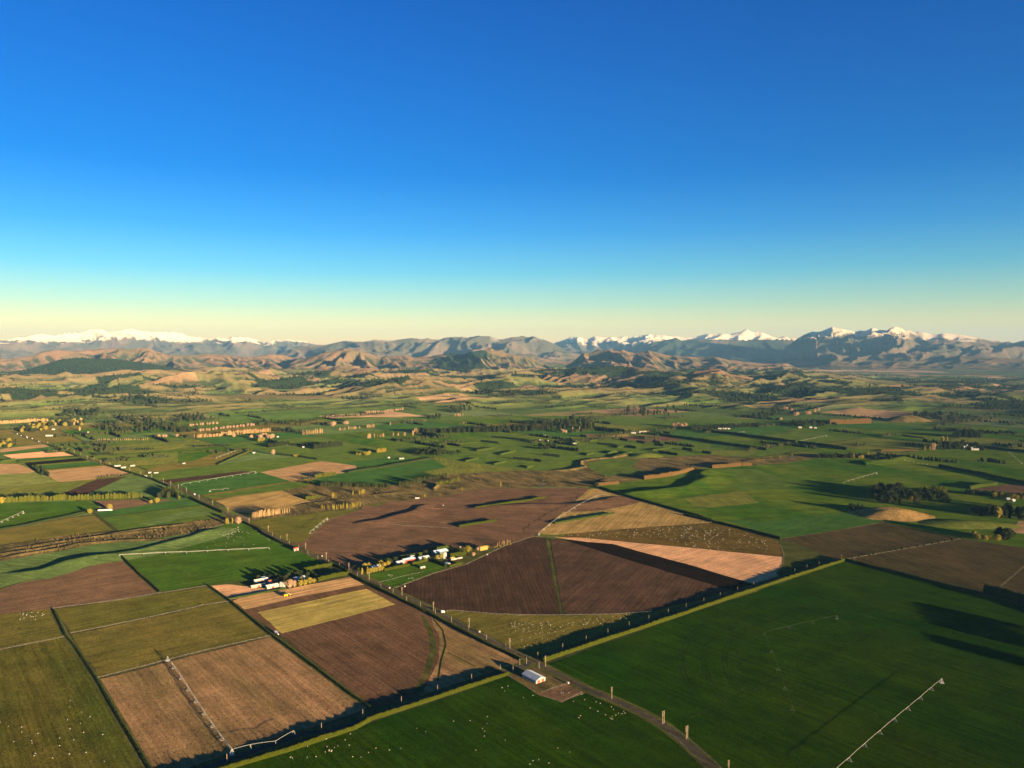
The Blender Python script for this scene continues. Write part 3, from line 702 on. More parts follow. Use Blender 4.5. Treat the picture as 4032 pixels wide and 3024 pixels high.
# ------------------------------------------------------------------ roads, verges, banks
def ribbon(name, line, w, mat, z, kind='structure'):
    z = .15 + (z - .69) * .3
    bm = bmesh.new(); prev = None
    n = len(line)
    for i in range(n):
        a = Vector(line[max(i - 1, 0)]); b = Vector(line[min(i + 1, n - 1)])
        d = (b - a).normalized(); q = Vector((-d.y, d.x)) * w / 2
        p = Vector(line[i])
        c = [bm.verts.new((p.x + q.x, p.y + q.y, z)), bm.verts.new((p.x - q.x, p.y - q.y, z))]
        if prev: bm.faces.new((prev[1], c[1], c[0], prev[0]))
        prev = c
    bmesh.ops.recalc_face_normals(bm, faces=bm.faces)
    for f in bm.faces:
        f.normal_update()
        if f.normal.z < 0: f.normal_flip()
    me = bpy.data.meshes.new(name); bm.to_mesh(me); bm.free()
    return tag(link(name, me, mat), kind=kind)
def mound(name, line, h, wl, wr, mat, kind='structure', z0=0.12, seed=0):
    """a bank: rises over wl on its left, falls over wr on its right"""
    prof = [(-1, 0), (-.7, .12), (-.4, .5), (-.15, .9), (0, 1), (.15, .92), (.4, .5), (.7, .12), (1, 0)]
    L = resample(line, 9)
    v, f = [], []; n = len(L); m = len(prof)
    for i, p in enumerate(L):
        a = L[max(i - 1, 0)]; b = L[min(i + 1, n - 1)]
        dx, dy = b[0] - a[0], b[1] - a[1]; l = math.hypot(dx, dy) or 1
        nx, ny = -dy / l, dx / l
        e = min(1, i / 4, (n - 1 - i) / 4)
        k = .7 + .6 * float(noise(i / 6.0, seed, 4))
        wob = 5 * (float(noise(i / 5.0, seed + 9, 8)) - .5)
        for s, q in prof:
            o = s * (wl if s < 0 else wr) + wob
            v.append((p[0] - nx * o, p[1] - ny * o, z0 - .2 + (h * k * q + .2) * e))
    for i in range(n - 1):
        for j in range(m - 1):
            f.append((i * m + j, (i + 1) * m + j, (i + 1) * m + j + 1, i * m + j + 1))
    me = bpy.data.meshes.new(name); me.from_pydata(v, [], f); me.update()
    if me.polygons[0].normal.z < 0: me.flip_normals()
    me.polygons.foreach_set('use_smooth', [True] * len(me.polygons))
    return tag(link(name, me, mat), kind=kind)
def resample(line, step):
    out = [tuple(line[0][:2])]
    for (x0, y0), (x1, y1) in zip([p[:2] for p in line[:-1]], [p[:2] for p in line[1:]]):
        l = math.hypot(x1 - x0, y1 - y0); k = max(1, int(l / step))
        for i in range(1, k + 1): out.append((x0 + (x1 - x0) * i / k, y0 + (y1 - y0) * i / k))
    return out
gravel = field_mat('gravel_road', (.125, .098, .074), (.09, .07, .052), G, ((2.2, .25, 0),), 20, 1, .4, .3, 0)
gravel2 = field_mat('gravel_lane', (.17, .125, .085), (.12, .09, .06), G, (), 20, 1, .4, .3, 0)
seal = field_mat('sealed_road', (.075, .070, .066), (.06, .056, .054), G, (), 30, 1, .3, .2, 0)
dry = field_mat('dry_verge', (.24, .18, .085), (.11, .10, .04), G, (), 14, 1.4, .5, .8, 0)
drydk = field_mat('green_verge', (.12, .12, .035), (.08, .085, .028), G, (), 12, 1.3, .5, .8, 0)
MAIN = pts('F3', (2500, 1660), (2300, 1480), (2120, 1300), (1900, 1090), (1640, 880), (1400, 745), (1170, 640), (900, 530), (640, 400), (450, 300), (400, 265), 'B', (1245, 945), (1090, 868), (870, 758), (590, 608), (230, 440), (120, 392), (0, 345), 'F1', (1740, 560), (1400, 395), (1050, 235), (700, 75), 'M2', (830, 1430), (640, 1345), (330, 1170), (0, 1008), 'M1', (2070, 958), (1650, 830), (1330, 728), (1090, 648), (900, 588), (600, 480), (450, 430), (300, 380), (150, 310))
ribbon('road_verge', MAIN, 15, drydk, .75)
ribbon('gravel_road', MAIN, 5.6, gravel, .82)
HR1 = pts('F3', (330, 262), 'B', (1230, 975), (1100, 1018), (880, 1093), (660, 1165), (430, 1240), (200, 1320), (0, 1388), 'A', (1900, 1400), (1440, 1560), (1000, 1715), (400, 1925))
HR2 = pts('F3', (400, 265), 'B', (1330, 935), (1450, 893), (1600, 843), (1860, 755), (2100, 672), 'C', (110, 640), (323, 565), (530, 492), (785, 412), (937, 363), (1085, 318))
ribbon('road_verge', HR1, 17, drydk, .74); ribbon('road_verge', HR2, 17, drydk, .745)
ribbon('sealed_road', HR1, 6.0, seal, .80); ribbon('gravel_road', HR2, 5.5, gravel, .805)
ribbon('farm_lane', pts('F2', (60, 545), (200, 560), (750, 440), (840, 420), (1000, 370)), 4, gravel2, .78)
ribbon('farm_lane', pts('B', (1260, 175), (1340, 182), (1420, 176)), 7, dry, .77)
ribbon('farm_road', pts('M1', (-300, 1620), (0, 1560), (330, 1490), (700, 1410), (1100, 1330), (1380, 1290), (1700, 1245), (2212, 1165), 'M2', (150, 1150)), 5, gravel2, .78)
ribbon('farm_road', pts('M2', (560, 1340), (760, 1350), (900, 1420)), 8, gravel2, .77)
# dry grass along fence lines
DRY = [
 pts('A', (0, 884), (410, 801)), pts('A', (440, 781), (820, 706), (1270, 607), (1425, 582)), pts('A', (608, 1058), (840, 1000), (1240, 895), (1690, 795)),
 pts('A', (0, 508), (380, 393), (745, 305)), pts('A', (950, 243), (1200, 153), (1390, 104)), pts('A', (330, 626), (720, 577), (990, 532), (1295, 484)),
 pts('B', (685, 655), (752, 637), (1000, 659), (1190, 667), (1440, 668), (1750, 663), (2000, 647)), pts('B', (400, 500), (640, 410), (850, 350), (1090, 235), (1262, 178)),
 pts('M3', (-50, 1440), (150, 1440), (420, 1468), (800, 1495), (1240, 1520)), pts('M3', (0, 1243), (300, 1230), (430, 1185), (600, 1168), (850, 1152), (1250, 1090), (1480, 1028), (1700, 1012), (2212, 1005), 'M4', (690, 1008)),
 pts('F1', (955, 145), (1095, 122), (1230, 0), 'M2', (1880, 1410), (2212, 1310)), pts('M4', (60, 1600), (250, 1602), (900, 1548), (1500, 1497), (2160, 1455)),
 pts('C', (715, 190), (1000, 150), (1340, 90)), pts('C', (1120, 317), (1500, 250), (1820, 193)), pts('C', (668, 204), (700, 240), (718, 290), (712, 345), (672, 408)),
 pts('M6', (580, 1412), (1015, 1300)), pts('M6', (0, 1525), (470, 1438)), pts('M5', (-350, 1145), (0, 1105), (410, 1055)), pts('M5', (400, 1055), (580, 1035)),
 pts('M2', (270, 1122), (1450, 933)), pts('M2', (0, 787), (500, 727), (890, 665), (1440, 628)), pts('M1', (0, 1022), (380, 965), (460, 970)), pts('M1', (0, 715), (230, 710)),
 pts('M1', (740, 943), (1200, 907)), pts('M2', (470, 1160), (800, 1110), (1300, 1045)), pts('M4', (0, 805), (400, 808), (600, 760)), pts('M4', (600, 690), (700, 665), (960, 642)),
 pts('M4', (1020, 965), (1360, 925)), pts('M1', (1100, 1182), (1260, 1172), (1750, 1158)), pts('M1', (1250, 1240), (1235, 1270), (1150, 1315)), pts('M2', (1160, 510), (1000, 545)), pts('M3', (0, 812), (300, 768), (960, 648)),
 pts('M2', (1250, 1275), (1640, 1242)), pts('M3', (0, 1175), (180, 1150), (700, 1105)), pts('C', (2040, 510), (2300, 290))]
for k, l in enumerate(DRY):
    ribbon('dry_grass_verge', l, 2.2 if k < 18 else 3.2, dry, .70 + .001 * k)
GRN = [pts('A', (330, 640), (410, 800), (600, 1068), (760, 1345), (930, 1640)), pts('A', (1290, 483), (1440, 590), (1690, 792), (2212, 1180), 'B', (255, 1243)), pts('B', (1480, 160), (1800, 128), 'C', (0, 108)),
       pts('A', (748, 300), (870, 415), (995, 525)), pts('B', (1440, 192), (1750, 222), 'C', (0, 325))]
for k, l in enumerate(GRN[:2] + GRN[3:4]):
    ribbon('grass_verge', l, 7, drydk, .69 - .001 * k)
# wheel tracks of the irrigators, worn in rings
trk = field_mat('wheel_track', (.020, .048, .002), (.032, .060, .003), 0, (), 12, 1, .3, .3, 0)
cpx, cpy = flat('C', 1700, 1085)
cp2 = flat('C', 1048, 1250)
for k, r_ in enumerate((88, 130, 200, 204, 221, 225, 243, 248)):
    ribbon('wheel_track', [(cpx + r_ * math.cos(t), cpy + r_ * math.sin(t)) for t in np.linspace(R(75), R(250), 90)], .8, trk, .72 + .002 * k)
ribbon('wheel_track', pts('C', (100, 1320), (690, 1060), (1100, 870), (1500, 690), (1700, 580)), 2.2, trk, .735)
ribbon('wheel_track', pts('B', (640, 690), (700, 760), (720, 850), (690, 950), (670, 1080)), 1.6, trk, .735)
ribbon('wheel_track', pts('B', (735, 900), (900, 985)), 1.2, trk, .736)
# banks and scarps of the river terraces (real relief, so the low sun shades them)
mound('terrace_bank', pts('M3', (-60, 1452), (0, 1448), (150, 1440), (300, 1425), (480, 1365), (640, 1330), (730, 1295), (800, 1250), (880, 1228), (1000, 1225)), 3.2, 10, 70, m_plf(), seed=3)
mound('terrace_bank', pts('M4', (2212, 785), (2090, 830), (2080, 870), (2150, 900), (1990, 950), (1900, 1000), (1700, 1035), (1500, 1065), (1200, 1085), (1050, 1110)), 5.0, 80, 10, m_gr(), seed=4)
mound('terrace_bank', pts('M4', (1050, 1110), (900, 1165), (780, 1185), (640, 1215), (480, 1225), (0, 1222), 'M3', (1800, 1240), (1330, 1278)), 2.6, 70, 9, m_plf(), seed=5)
mound('river_bank', pts('M4', (1200, 600), (1100, 625), (960, 645), (740, 665), (600, 692), (590, 740), (640, 760), (480, 795), (380, 808), (150, 800)), 4.5, 10, 12, m_rou(), seed=6)
mound('river_bank', pts('M3', (1280, 985), (1020, 990), (975, 1030), (1000, 1060)), 3.5, 8, 10, m_rou(), seed=7)
mound('terrace_bank', pts('M6', (850, 605), (700, 640), (560, 670), (380, 680), (190, 690), (260, 735), (320, 730)), 4.5, 60, 10, m_gr(), seed=8)
mound('river_bank', pts('A', (0, 405), (130, 405), (240, 395), (400, 340), (600, 300), (740, 285), (860, 265), (1010, 225), (1200, 180), (1380, 120)), 3.2, 8, 50, m_fro(), seed=9)
for k, l in enumerate([pts('A', (-60, 322), (120, 290), (380, 250), (480, 225), (800, 200), (1100, 190)), pts('A', (-60, 290), (200, 262), (500, 205), (700, 195)), pts('A', (100, 250), (400, 205), (760, 160), (1000, 130), (1010, 165)), pts('A', (0, 262), (250, 235), (330, 215), (560, 195)), pts('A', (560, 180), (900, 130), (1280, 85))]):
    mound('river_bank', l, 1.6, 5, 12, m_rou(), seed=20 + k)
for k, l in enumerate([pts('M4', (300, 960), (100, 965), (0, 950), 'M3', (1900, 900)), pts('M4', (760, 930), (900, 910), (1100, 905), (1200, 890)), pts('M3', (400, 1010), (800, 1060), (1000, 1070)), pts('M3', (1100, 1040), (1250, 1030), (1350, 1000)), pts('M3', (1280, 850), (1700, 870), (2000, 850)), pts('M4', (1400, 660), (1800, 640), (2212, 640)), pts('M3', (100, 1110), (500, 1080), (760, 1075)), pts('M2', (1400, 1240), (1900, 1180), (2212, 1140)), pts('M5', (350, 690), (800, 650), (1250, 640))]):
    mound('river_bank', l, 2.0, 6, 22, m_rou(), seed=30 + k)
# knolls
def knoll(name, c, rx, ry, rot, h, mat, seed):
    v, f = [], []; n, m = 30, 9
    for j in range(m + 1):
        s = j / m
        for i in range(n):
            t = 2 * math.pi * i / n
            wob = 1 + .16 * (float(noise(2 + 1.6 * math.cos(t), 2 + 1.6 * math.sin(t), seed)) - .5) * 2
            x = rx * s * wob * math.cos(t); y = ry * s * wob * math.sin(t)
            z = h * (1 - s * s) ** 1.5 * (1 + .12 * (float(noise(x / 18, y / 18, seed + 3)) - .5)) - .5 * (s == 1)
            v.append((c[0] + x * math.cos(rot) - y * math.sin(rot), c[1] + x * math.sin(rot) + y * math.cos(rot), z + .15))
    for j in range(m):
        for i in range(n):
            k = (i + 1) % n
            f.append((j * n + i, (j + 1) * n + i, (j + 1) * n + k, j * n + k))
    me = bpy.data.meshes.new(name); me.from_pydata(v, [], f); me.update()
    me.polygons.foreach_set('use_smooth', [True] * len(f))
    tag(link(name, me, mat), kind='structure')
m_kn = field_mat('dry_knoll', (.36, .23, .085), (.24, .16, .06), 0.3, (), 22, 1.4, .6, 1, 0)
knoll('knoll', flat('M6', 560, 1345), 78, 60, R(10), 13, m_kn, 5)
knoll('knoll', flat('M6', 1500, 1470), 95, 42, R(-5), 5.5, m_go(), 6)
knoll('knoll', flat('M4', 1410, 620), 60, 45, 0, 8, m_go(), 7)
knoll('knoll', flat('M6', 760, 180), 120, 90, 0, 26, m_rou(), 8)
# the creek
water = plain_mat('creek_water', (.05, .08, .1), .08, .2)
ribbon('creek', pts('M4', (965, 870), (985, 850), (1100, 825), (1300, 800), (1440, 780), (1490, 765), (1500, 750), (1470, 715)), 2.2, water, .82)
ribbon('creek', pts('M4', (60, 1000), (120, 975), (180, 960)), 4, water, .82)
ribbon('creek', pts('M5', (1000, 620), (1030, 635)), 9, water, .82)

# ------------------------------------------------------------------ hedges
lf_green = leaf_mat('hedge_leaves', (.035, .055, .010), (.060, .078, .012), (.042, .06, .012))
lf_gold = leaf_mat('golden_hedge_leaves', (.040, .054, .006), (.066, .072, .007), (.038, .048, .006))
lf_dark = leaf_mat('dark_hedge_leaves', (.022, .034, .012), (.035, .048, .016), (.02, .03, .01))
lf_rust = leaf_mat('rust_hedge_leaves', (.15, .085, .030), (.10, .065, .024), (.12, .07, .026))
def hedge(name, line, h, w, mat, label=None, cat='hedge', group=None, zf=None, step=2.6, gap=0.0, base=.1):
    rr = random.Random(int(line[0][0] * 7) & 0xffff)
    L = resample(line, step)
    prof = [(-.5, 0), (-.56, .35), (-.5, .75), (-.3, .98), (.05, 1.03), (.34, .96), (.5, .72), (.56, .35), (.5, 0)]
    v, f = [], []; n = len(L); m = len(prof)
    for i, p in enumerate(L):
        a = L[max(i - 1, 0)]; b = L[min(i + 1, n - 1)]
        dx, dy = b[0] - a[0], b[1] - a[1]; l = math.hypot(dx, dy) or 1
        nx, ny = -dy / l, dx / l
        hh = h * (1 + .12 * (rr.random() - .5) * 2 + .30 * (float(noise(i / 9.0, 3.3, 12)) - .5))
        z = base if zf is None else zf(p[0], p[1])
        for s, q in prof:
            o = s * w * (1 + .16 * (rr.random() - .5)) + .06 * w * (rr.random() - .5)
            v.append((p[0] + nx * o + rr.uniform(-.2, .2), p[1] + ny * o + rr.uniform(-.2, .2), z + hh * q * (1 + .05 * rr.random()) - .2))
    for i in range(n - 1):
        for j in range(m - 1):
            f.append((i * m + j, i * m + j + 1, (i + 1) * m + j + 1, (i + 1) * m + j))
    f.append(tuple(range(m))); f.append(tuple(range((n - 1) * m, n * m))[::-1])
    # loose leafy sprays standing proud of the clipped face
    for _ in range(int(n * 9)):
        k = rr.randrange(n * m); x, y, z = v[k]
        s = rr.uniform(.25, .6) * max(.6, min(w, 3) / 2.4)
        t = rr.uniform(0, 6.28); b_ = len(v)
        v += [(x + s * math.cos(t), y + s * math.sin(t), z), (x - s * math.cos(t), y - s * math.sin(t), z + .1), (x + rr.uniform(-.2, .2), y + rr.uniform(-.2, .2), z + s * 1.3)]
        f.append((b_, b_ + 1, b_ + 2))
    me = bpy.data.meshes.new(name); me.from_pydata(v, [], f); me.update()
    return tag(link(name, me, mat), label, cat, group)
SR = (.669 , -.743)
hedge('hedge', pts('A', (300, 2010), (1000, 1770), (1440, 1618), (1800, 1512), (2212, 1375), 'B', (250, 1322), (560, 1222), (850, 1125), (1110, 1036)), 3.4, 2.4, lf_gold, 'long yellow-green clipped hedge running from the bottom edge up to the white shed')
hedge('hedge', pts('B', (1325, 958), (1500, 898), (1800, 798), (2212, 660), 'C', (300, 592), (600, 490), (860, 405), (1108, 326)), 3.8, 2.4, lf_gold, 'long yellow-green clipped hedge between the gravel lane and the big dark green paddock')
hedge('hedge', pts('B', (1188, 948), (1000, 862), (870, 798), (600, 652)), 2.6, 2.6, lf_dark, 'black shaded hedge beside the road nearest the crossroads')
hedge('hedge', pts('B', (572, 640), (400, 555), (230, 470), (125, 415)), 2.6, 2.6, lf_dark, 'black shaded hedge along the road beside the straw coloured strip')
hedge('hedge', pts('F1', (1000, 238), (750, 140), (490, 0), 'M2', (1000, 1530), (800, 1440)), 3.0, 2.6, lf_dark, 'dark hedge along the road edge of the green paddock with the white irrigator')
hedge('hedge', pts('M2', (560, 1330), (300, 1215), (150, 1145)), 4.5, 4, lf_dark, 'dark hedge below the road where it meets the rough river flat')
hedge('hedge', pts('F1', (2212, 800), (1980, 720), (1770, 600)), 2.6, 2.6, lf_dark, 'short dark hedge at the head of the tan strip by the road')
hedge('hedge', pts('A', (1290, 482), (1440, 588), (1690, 792), (1950, 985), (2212, 1183), 'B', (252, 1243)), 1.7, 2.0, lf_dark, 'low dark hedge between the olive paddocks and the ploughed field')
hedge('hedge', pts('A', (335, 640), (410, 800), (470, 870), (600, 1068), (760, 1345), (925, 1618), (1010, 1760)), 1.6, 2.0, lf_dark, 'low dark hedge dividing the striped pasture from the big stubble field')
hedge('hedge', pts('A', (755, 303), (870, 415), (995, 525)), 2.2, 2.4, lf_dark, 'low dark hedge between bare brown field and green paddock under the irrigator')
hedge('hedge', pts('F1', (1290, 690), (1500, 640), (1752, 590)), 4.6, 5, lf_gold, 'yellow-green hedge between the farmyard and the tan stubble strip')
hedge('hedge', pts('F1', (1090, 545), (1300, 500), (1500, 465)), 4.2, 4, lf_gold, 'yellow-green hedge behind the small shaded paddock by the road')
hedge('hedge', pts('F1', (1500, 455), (1730, 560)), 3.5, 3, lf_dark, 'dark hedge along the road side of the small shaded paddock')
hedge('hedge', pts('F1', (1160, 565), (1290, 655)), 4, 3.5, lf_green, 'short green hedge between the farm garden and the small shaded paddock')
hedge('hedge', pts('F1', (0, 958), (300, 905), (520, 860), (830, 800)), 1.6, 2.4, lf_green, 'ragged green hedge between the tan triangle and the tan strip')
hedge('hedge', pts('F2', (415, 532), (600, 495), (730, 468)), 3.6, 3.6, lf_gold, 'bright yellow-green hedge in front of the farm sheds, left piece')
hedge('hedge', pts('F2', (765, 452), (860, 430), (955, 405)), 3.2, 3.6, lf_gold, 'bright yellow-green hedge in front of the pale blue shed')
hedge('hedge', pts('F2', (430, 420), (590, 385)), 4, 4, lf_green, 'green hedge behind the red fronted shed, nearest the road')
hedge('hedge', pts('F2', (622, 375), (800, 345)), 4, 4, lf_green, 'green hedge behind the small white farm shed')
hedge('hedge', pts('F2', (830, 340), (975, 308)), 4, 4, lf_green, 'green hedge left of the large blue roofed shed')
hedge('hedge', pts('F2', (975, 288), (1100, 262), (1250, 238)), 4, 4, lf_green, 'green hedge behind the large blue roofed shed')
hedge('hedge', pts('F2', (1235, 357), (1450, 322)), 5, 5, lf_gold, 'tall yellow-green hedge right of the large blue roofed shed')
hedge('hedge', pts('F2', (1225, 482), (1385, 447)), 3, 3.5, lf_gold, 'low yellow-green hedge on the edge of the dark ploughed field')
hedge('hedge', pts('F2', (1005, 400), (1100, 440), (1185, 478)), 4, 4, lf_dark, 'dark diagonal hedge in the middle of the farmstead')
hedge('hedge', pts('M3', (1280, 1502), (1500, 1465), (1745, 1428)), 3.6, 5, lf_gold, 'yellow-green hedge island standing alone in the brown field, nearer one')
hedge('hedge', pts('M3', (1485, 1272), (1750, 1232), (2212, 1165), 'M4', (0, 1158), (148, 1140)), 3.6, 5, lf_gold, 'longer yellow-green hedge island in the brown field, farther one')
hedge('hedge', pts('M4', (830, 1012), (1000, 1068), (1160, 1115), (1400, 1185), (1600, 1240), (1900, 1325), (2212, 1415), 'C', (100, 45), (300, 92), (520, 145), (700, 195)), 3.4, 4.5, lf_dark, 'ragged dark hedge climbing from the brown field corner past the tan triangle')
hedge('hedge', pts('C', (1108, 330), (1300, 378), (1600, 455), (1960, 545), (2212, 622), (2600, 760)), 3.6, 3.5, lf_dark, 'black hedge along the far edge of the big dark green paddock')
hedge('shelterbelt', pts('C', (1968, 528), (2100, 562), (2300, 615), (2600, 700)), 11, 7, lf_dark, 'tall black shelterbelt at the right edge beside the brown field', 'shelterbelt')
hedge('hedge', pts('M4', (260, 1462), (500, 1420), (800, 1372), (1000, 1335)), 3.0, 4, lf_green, 'green hedge standing inside the striped tan triangle')
for k, (l, h_) in enumerate([(pts('M4', (1368, 910), (1550, 888), (1730, 862), (1985, 797)), 9), (pts('M4', (800, 988), (1060, 962)), 7), (pts('M5', (5, 770), (200, 755), (370, 742)), 9), (pts('M5', (380, 741), (500, 735)), 8)]):
    hedge('shelterbelt', l, h_, 7, lf_rust, ['tall rust coloured shelterbelt on the bend of the river terrace', 'rust coloured shelterbelt at the corner of the brown field', 'long rust coloured shelterbelt beyond the right bend of the river flat', 'short end of the rust coloured shelterbelt beyond the river flat'][k], 'shelterbelt')
# fenced squares of the irrigated farm: short clipped shelterbelts, each throwing a square of shade
SH = [('M4', 1080, 415, 1175, 430), ('M4', 1290, 447, 1385, 462), ('M4', 1510, 482, 1620, 497), ('M4', 1860, 535, 1980, 556), ('M4', 2105, 576, 2212, 595), ('M4', 1562, 573, 1795, 612), ('M4', 1170, 505, 1280, 528), ('M4', 800, 472, 1050, 497),
      ('M4', 330, 433, 450, 445), ('M4', 590, 370, 660, 387), ('M4', 130, 610, 330, 632), ('M4', 0, 675, 100, 695), ('M4', 300, 525, 565, 552), ('M4', 160, 485, 280, 497), ('M4', 1340, 342, 1540, 357), ('M4', 1605, 325, 1700, 343),
      ('M3', 1560, 440, 1780, 465), ('M3', 1690, 385, 1990, 412), ('M3', 1950, 412, 2170, 435), ('M3', 1960, 655, 2212, 682), ('M3', 1165, 478, 1300, 500)]
for k, (fr, x0, y0, x1, y1) in enumerate(SH):
    hedge('shelterbelt', pts(fr, (x0, y0), (x1, y1)), 7, 5, lf_dark, 'short dark clipped shelterbelt on the chequered green irrigated farm', 'shelterbelt', 'dark short shelterbelts of the chequered farm', step=5)
SG = [('M3', 1368, 690, 1530, 655), ('M3', 1722, 728, 1870, 698), ('M3', 1802, 607, 1990, 562), ('M3', 2130, 770, 2212, 752), ('M4', 660, 612, 745, 590), ('M4', 1000, 635, 1225, 575), ('M4', 1480, 552, 1720, 522), ('M4', 480, 470, 600, 440), ('M3', 1020, 482, 1550, 452), ('M3', 1500, 560, 1740, 520), ('M4', 700, 440, 800, 425), ('M4', 1040, 520, 1150, 505), ('M4', 930, 590, 1040, 565), ('M3', 760, 452, 1030, 435)]
for k, (fr, x0, y0, x1, y1) in enumerate(SG):
    hedge('shelterbelt', pts(fr, (x0, y0), (x1, y1)), 4.5, 3.5, lf_green, 'short green sunlit shelterbelt on the chequered irrigated farm', 'shelterbelt', 'green short shelterbelts of the chequered farm', step=5)
hedge('shelterbelt', pts('M4', (1570, 360), (1750, 385), (1990, 418)), 8, 6, lf_dark, 'long dark hedge line behind the red-brown field, left part', 'shelterbelt', step=5)
hedge('shelterbelt', pts('M4', (2003, 419), (2212, 448), 'M5', (265, 492)), 8, 6, lf_dark, 'long dark hedge line behind the red-brown field, middle part', 'shelterbelt', step=5)
hedge('shelterbelt', pts('M5', (278, 490), (480, 518), (690, 548)), 8, 6, lf_dark, 'long dark hedge line behind the red-brown field, right part', 'shelterbelt', step=5)
hedge('shelterbelt', pts('M5', (-100, 310), (0, 321), (350, 360), (715, 408)), 9, 6, lf_dark, 'upper of the two long dark hedge lines, left part', 'shelterbelt', step=5)
hedge('shelterbelt', pts('M5', (725, 410), (1045, 455)), 9, 6, lf_dark, 'upper of the two long dark hedge lines, middle part', 'shelterbelt', step=5)
hedge('shelterbelt', pts('M5', (1085, 460), (1400, 495), (1690, 545)), 9, 6, lf_dark, 'upper of the two long dark hedge lines, right part', 'shelterbelt', step=5)
hedge('shelterbelt', pts('M6', (1158, 752), (1500, 815), (1900, 895), (2212, 962), (2500, 1025)), 7, 6, lf_dark, 'long black shelterbelt crossing the green valley floor at right', 'shelterbelt', step=4)
hedge('shelterbelt', pts('M6', (1655, 515), (1900, 540), (2212, 572), (2500, 605)), 8, 6, lf_dark, 'dark shelterbelt running right from the white farm buildings', 'shelterbelt', step=5)
hedge('shelterbelt', pts('M6', (1530, 1030), (1700, 1000), (1870, 980)), 7, 6, lf_green, 'olive shelterbelt on the edge of the small brown field at right', 'shelterbelt', step=4)
hedge('shelterbelt', pts('M6', (2150, 445), (2350, 455)), 8, 6, lf_dark, 'short dark hedge at the right edge beyond the white farm', 'shelterbelt', step=5)
hedge('hedge', pts('M1', (600, 482), (760, 535), (900, 598), (1000, 640)), 3.5, 4, lf_dark, 'dark hedge beside the far road near the pink fields')
hedge('hedge', pts('M1', (1350, 742), (1650, 842), (1900, 915), (2100, 1000)), 4, 4, lf_dark, 'dark hedge beside the road above the pale green triangle')
hedge('hedge', pts('M1', (1170, 640), (1600, 625), (2000, 600), (2212, 590)), 6, 6, lf_green, 'green hedge row across the plain beyond the road')
hedge('hedge', pts('M1', (1580, 680), (1890, 655)), 7, 5, lf_green, 'short hedge with a long slab of shade, beyond the road')
for k, (fr, x0, y0, x1, y1) in enumerate([('M1', 230, 698, 1005, 638), ('M1', 395, 745, 1120, 690), ('M1', 550, 800, 1280, 740)]):
    hedge('hedge', pts(fr, (x0, y0), (x1, y1)), 3.6, 4, lf_gold, ['upper of three yellow-green hedges between the narrow strip fields', 'middle of three yellow-green hedges between the narrow strip fields', 'lowest of three yellow-green hedges, above the tan field'][k])
hedge('hedge', pts('M1', (0, 715), (180, 680)), 8, 8, lf_green, 'olive hedge at the left edge below the strip fields')
hedge('hedge', pts('M1', (1640, 845), (1560, 865), (1500, 880), (1210, 905)), 2.2, 3, lf_green, 'low hedge between the tan field and the purple ploughed strip')
hedge('hedge', pts('M1', (-100, 1560), (0, 1535), (330, 1480), (700, 1400), (1100, 1310)), 2.6, 3, lf_dark, 'dark hedge along the lower edge of the round-ended green field')
hedge('hedge', pts('M2', (890, 560), (700, 640), (510, 728)), 3, 4, lf_green, 'dark diagonal hedge beside the brown triangle of stubble')
hedge('hedge', pts('M3', (-100, 830), (0, 800), (290, 762), (720, 685), (980, 640)), 3.5, 4, lf_dark, 'long dark hedge across the green plain left of the round pine block')
hedge('hedge', pts('M2', (1500, 628), (1730, 665)), 5, 5, lf_dark, 'dark hedge below the pair of golden bushes')
hedge('hedge', pts('M3', (838, 352), (940, 370), (1040, 392)), 12, 10, lf_dark, 'thick dark hedge in front of the forest row')
hedge('hedge', pts('M3', (455, 420), (600, 440)), 8, 8, lf_dark, 'short dark hedge right of the conifer belt')
hedge('hedge', pts('M2', (1230, 600), (1420, 622)), 5, 5, lf_dark, 'dark hedge beside the lone tan tree')
hedge('hedge', pts('M6', (700, 360), (980, 400)), 4, 6, lf_rust, 'low brown hedge on the green flat left of the tan trees')
hedge('hedge', pts('M6', (430, 555), (690, 550), (900, 555)), 4, 6, lf_rust, 'low brown hedge curving on the green flat at right')
hedge('shelterbelt', pts('M5', (1470, 222), (1985, 212)), 20, 10, lf_rust, 'long tan clipped shelterbelt at the foot of the hills', 'shelterbelt', step=5)

